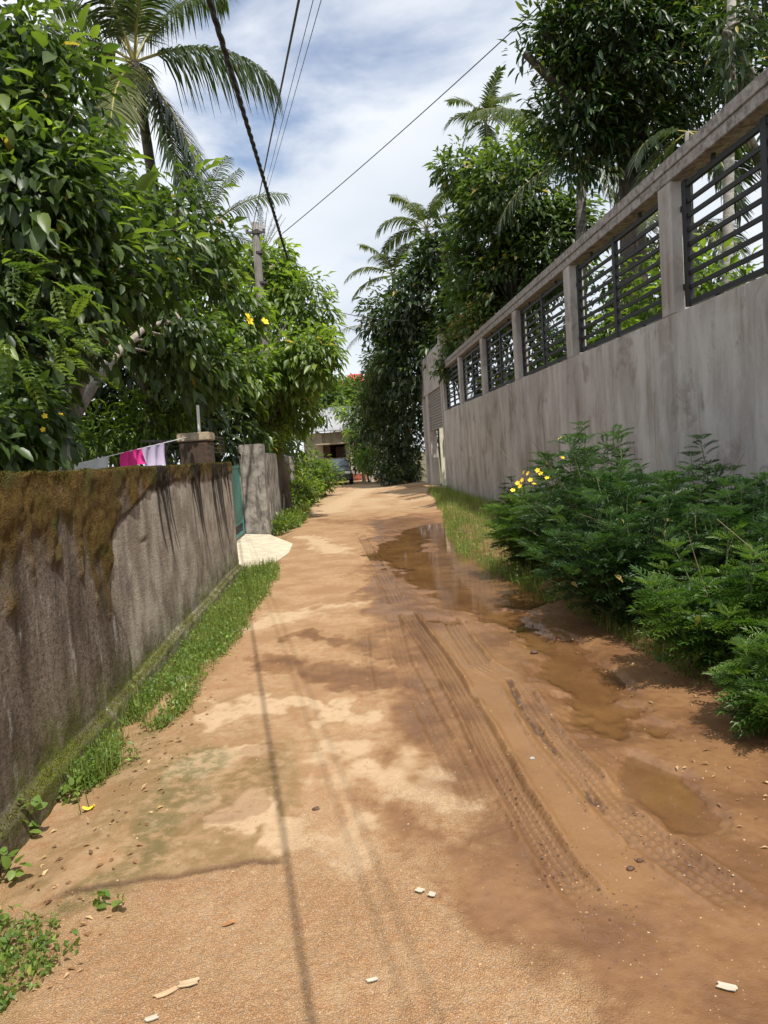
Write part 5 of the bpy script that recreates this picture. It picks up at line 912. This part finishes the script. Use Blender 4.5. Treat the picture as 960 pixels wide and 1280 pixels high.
mb = MB(); mb.add([(xa - 0.3, 70.8, za), (xe, 70.8, za), (xe, 75, zb_ + 0.5), (xa + 1.0, 75, zb_ + 0.5), (xa - 0.3, 70.8, za - 0.15), (xe, 70.8, za - 0.15), (xe, 75, zb_ + 0.3), (xa + 1.0, 75, zb_ + 0.3)], [(0, 1, 2, 3), (7, 6, 5, 4), (0, 4, 5, 1), (1, 5, 6, 2), (2, 6, 7, 3), (3, 7, 4, 0)]); mb.build('roof', m_red, h2)
p1, p2, p3 = at(447, 484, 70), at(474, 456, 70), at(474, 468, 70)
mb = MB(); mb.add([p1, p2, p3 + [0.5, 0, 0], p1 + [0.6, 0, -0.25], p1 + [0, 4, 0], p2 + [0, 4, 0], p3 + [0.5, 4, 0], p1 + [0.6, 4, -0.25]], [(0, 1, 2, 3), (7, 6, 5, 4), (0, 4, 5, 1), (1, 5, 6, 2), (2, 6, 7, 3), (3, 7, 4, 0)]); mb.build('gable_eave', m_brown, h2)
fw = thing('compound_wall', 'short pale wall with a red foot at the end of the lane right of the parked car', 'wall', (1.2, 46.5, 0)); mb = MB(); mb.box(0.72, 1.75, 46.4, 46.6, 0.42, 1.75); mb.build('upper_wall', plain('pink_white', (0.70, 0.60, 0.54), 0.85, 0, 0.1, 2, 0.1), fw); mb = MB(); mb.box(0.70, 1.77, 46.38, 46.62, -0.1, 0.42); mb.build('red_foot', plain('red_oxide', (0.40, 0.13, 0.07), 0.85), fw)
for (px, lab) in ((455, 'pale leaning fence post at the end of the lane, left of two'), (465, 'pale fence post at the end of the lane, right of two')):
    p = at(px, 598, 42.5); q = at(px - 3, 572, 42.5); mb = MB(); mb.tube([(p[0], p[1], -0.1), (q[0], q[1], 1.45)], [0.11, 0.09], 8); tag(mb.build('fence_post', plain('post_paint', (0.5, 0.48, 0.44), 0.8)), lab, 'post')
# left wall running on to the end of the lane
lw = thing('compound_wall', 'dark weathered wall with pillars running on along the far left of the lane', 'wall', (-1.9, 26, 0)); mb = MB(); mb.box(-2.0, -1.85, 20.9, 34, -0.1, 1.45); mb.build('panel', m_oldcon, lw)
for y in (22.6, 25.2, 27.8, 30.4, 33.0): mb = MB(); mb.box(-2.05, -1.72, y, y + 0.34, -0.1, 1.72, 0.015); mb.build('pillar', m_oldcon, lw)

# parked car, nose towards the viewer
m_paint = plain('car_paint', (0.035, 0.045, 0.05), 0.25, 0.3, 0.1, 5, 0.0); m_glass = plain('car_glass', (0.06, 0.08, 0.09), 0.12, 0, 0.1, 2, 0); m_tyre = plain('tyre_rubber', (0.02, 0.02, 0.02), 0.8); m_chrome = plain('chrome', (0.6, 0.6, 0.6), 0.2, 0.9); m_lens = plain('lamp_lens', (0.7, 0.7, 0.68), 0.1)
CXc, CYc = -0.22, 42.6
car = thing('parked_car', 'dark grey car parked in front of the house at the end of the lane', 'car', (CXc, CYc, 0))
prof = [(-2.0, 0.30, 0.62, 0.74), (-1.95, 0.26, 0.80, 0.82), (-1.2, 0.22, 0.93, 0.86), (-0.8, 0.22, 0.99, 0.87), (-0.1, 0.22, 1.02, 0.88), (1.2, 0.22, 1.02, 0.88), (1.7, 0.24, 1.0, 0.86), (2.0, 0.32, 0.92, 0.80)]
V = []; 
for (y, zl, zh, hw) in prof: V += [(CXc + sx * hw * wx, CYc + y, z) for (sx, wx, z) in ((-1, 0.92, zl), (-1, 1.0, (zl + zh) / 2), (-1, 0.93, zh - 0.04), (-1, 0.75, zh), (1, 0.75, zh), (1, 0.93, zh - 0.04), (1, 1.0, (zl + zh) / 2), (1, 0.92, zl))]
Fc = [(i * 8 + j, i * 8 + (j + 1) % 8, (i + 1) * 8 + (j + 1) % 8, (i + 1) * 8 + j) for i in range(7) for j in range(8)] + [tuple(range(8)), tuple(56 + j for j in range(8))[::-1]]
mb = MB(); mb.add(V, Fc)
cab = [(-0.75, 0.98, 0.76), (-0.15, 1.45, 0.60), (0.3, 1.50, 0.60), (1.2, 1.48, 0.60), (1.75, 1.02, 0.72)]
V = []
for (y, z, hw) in cab: V += [(CXc - hw, CYc + y, z), (CXc + hw, CYc + y, z), (CXc + hw, CYc + y, 0.96), (CXc - hw, CYc + y, 0.96)] if False else [(CXc - hw, CYc + y, z), (CXc + hw, CYc + y, z)]
V += [(CXc - 0.78, CYc - 0.75, 0.95), (CXc + 0.78, CYc - 0.75, 0.95), (CXc + 0.78, CYc + 1.75, 0.95), (CXc - 0.78, CYc + 1.75, 0.95)]
mb.add(V, [(0, 1, 3, 2), (2, 3, 5, 4), (4, 5, 7, 6), (6, 7, 9, 8), (0, 2, 4, 6, 8, 13, 10), (1, 11, 12, 9, 7, 5, 3), (10, 11, 1, 0), (12, 13, 8, 9)]); mb.build('body', m_paint, car, False)
mb = MB(); mb.add([(CXc - 0.68, CYc - 0.70, 1.045), (CXc + 0.68, CYc - 0.70, 1.045), (CXc + 0.55, CYc - 0.22, 1.42), (CXc - 0.55, CYc - 0.22, 1.42), (CXc - 0.68, CYc - 0.66, 1.0), (CXc + 0.68, CYc - 0.66, 1.0), (CXc + 0.55, CYc - 0.18, 1.38), (CXc - 0.55, CYc - 0.18, 1.38)], [(0, 1, 2, 3), (7, 6, 5, 4), (0, 4, 5, 1), (1, 5, 6, 2), (2, 6, 7, 3), (3, 7, 4, 0)]); mb.build('windscreen', m_glass, car)
for sx in (-1, 1):
    mb = MB(); mb.box(CXc + sx * 0.62 - 0.14, CXc + sx * 0.62 + 0.14, CYc - 2.02, CYc - 1.9, 0.60, 0.74, 0.02); mb.build('headlight', m_lens, car)
    mb = MB(); mb.box(CXc + sx * 0.96 - 0.09, CXc + sx * 0.96 + 0.09, CYc - 0.62, CYc - 0.5, 0.98, 1.12, 0.03); mb.build('mirror', m_paint, car)
    for y in (-1.3, 1.3): mb = MB(); mb.tube([(CXc + sx * 0.70, CYc + y, 0.31), (CXc + sx * 0.90, CYc + y, 0.31)], 0.31, 18); w_ = mb.build('wheel', m_tyre, car); mb = MB(); mb.tube([(CXc + sx * 0.89, CYc + y, 0.31), (CXc + sx * 0.91, CYc + y, 0.31)], 0.18, 14); r2 = mb.build('rim', m_chrome, car); r2.parent = w_
mb = MB(); mb.box(CXc - 0.42, CXc + 0.42, CYc - 2.03, CYc - 1.9, 0.52, 0.62, 0.01); mb.build('radiator_grille', m_dark, car)
mb = MB(); mb.box(CXc - 0.80, CXc + 0.80, CYc - 2.06, CYc - 1.88, 0.30, 0.46, 0.04); mb.build('bumper', m_paint, car)
# trees behind the house
bush('far_tree', 'hazy green tree behind the grey roof at the end of the lane', 'tree', [lobe(402, 500, 57, 22), lobe(425, 505, 60, 20), lobe(385, 470, 55, 20)], 260, 14, 0.9, 0.5, T_SMALL, m_lfB, (-2.0, 58, 0), None, 0.4, 0.2)
bush('far_tree', 'broad green tree in front of the red roof at the end of the lane', 'tree', [lobe(445, 500, 62, 22), lobe(470, 510, 60, 24), lobe(430, 495, 64, 12)], 240, 14, 0.9, 0.5, T_SMALL, m_lfB, (2.5, 62, 0), None, 0.4, 0.2)
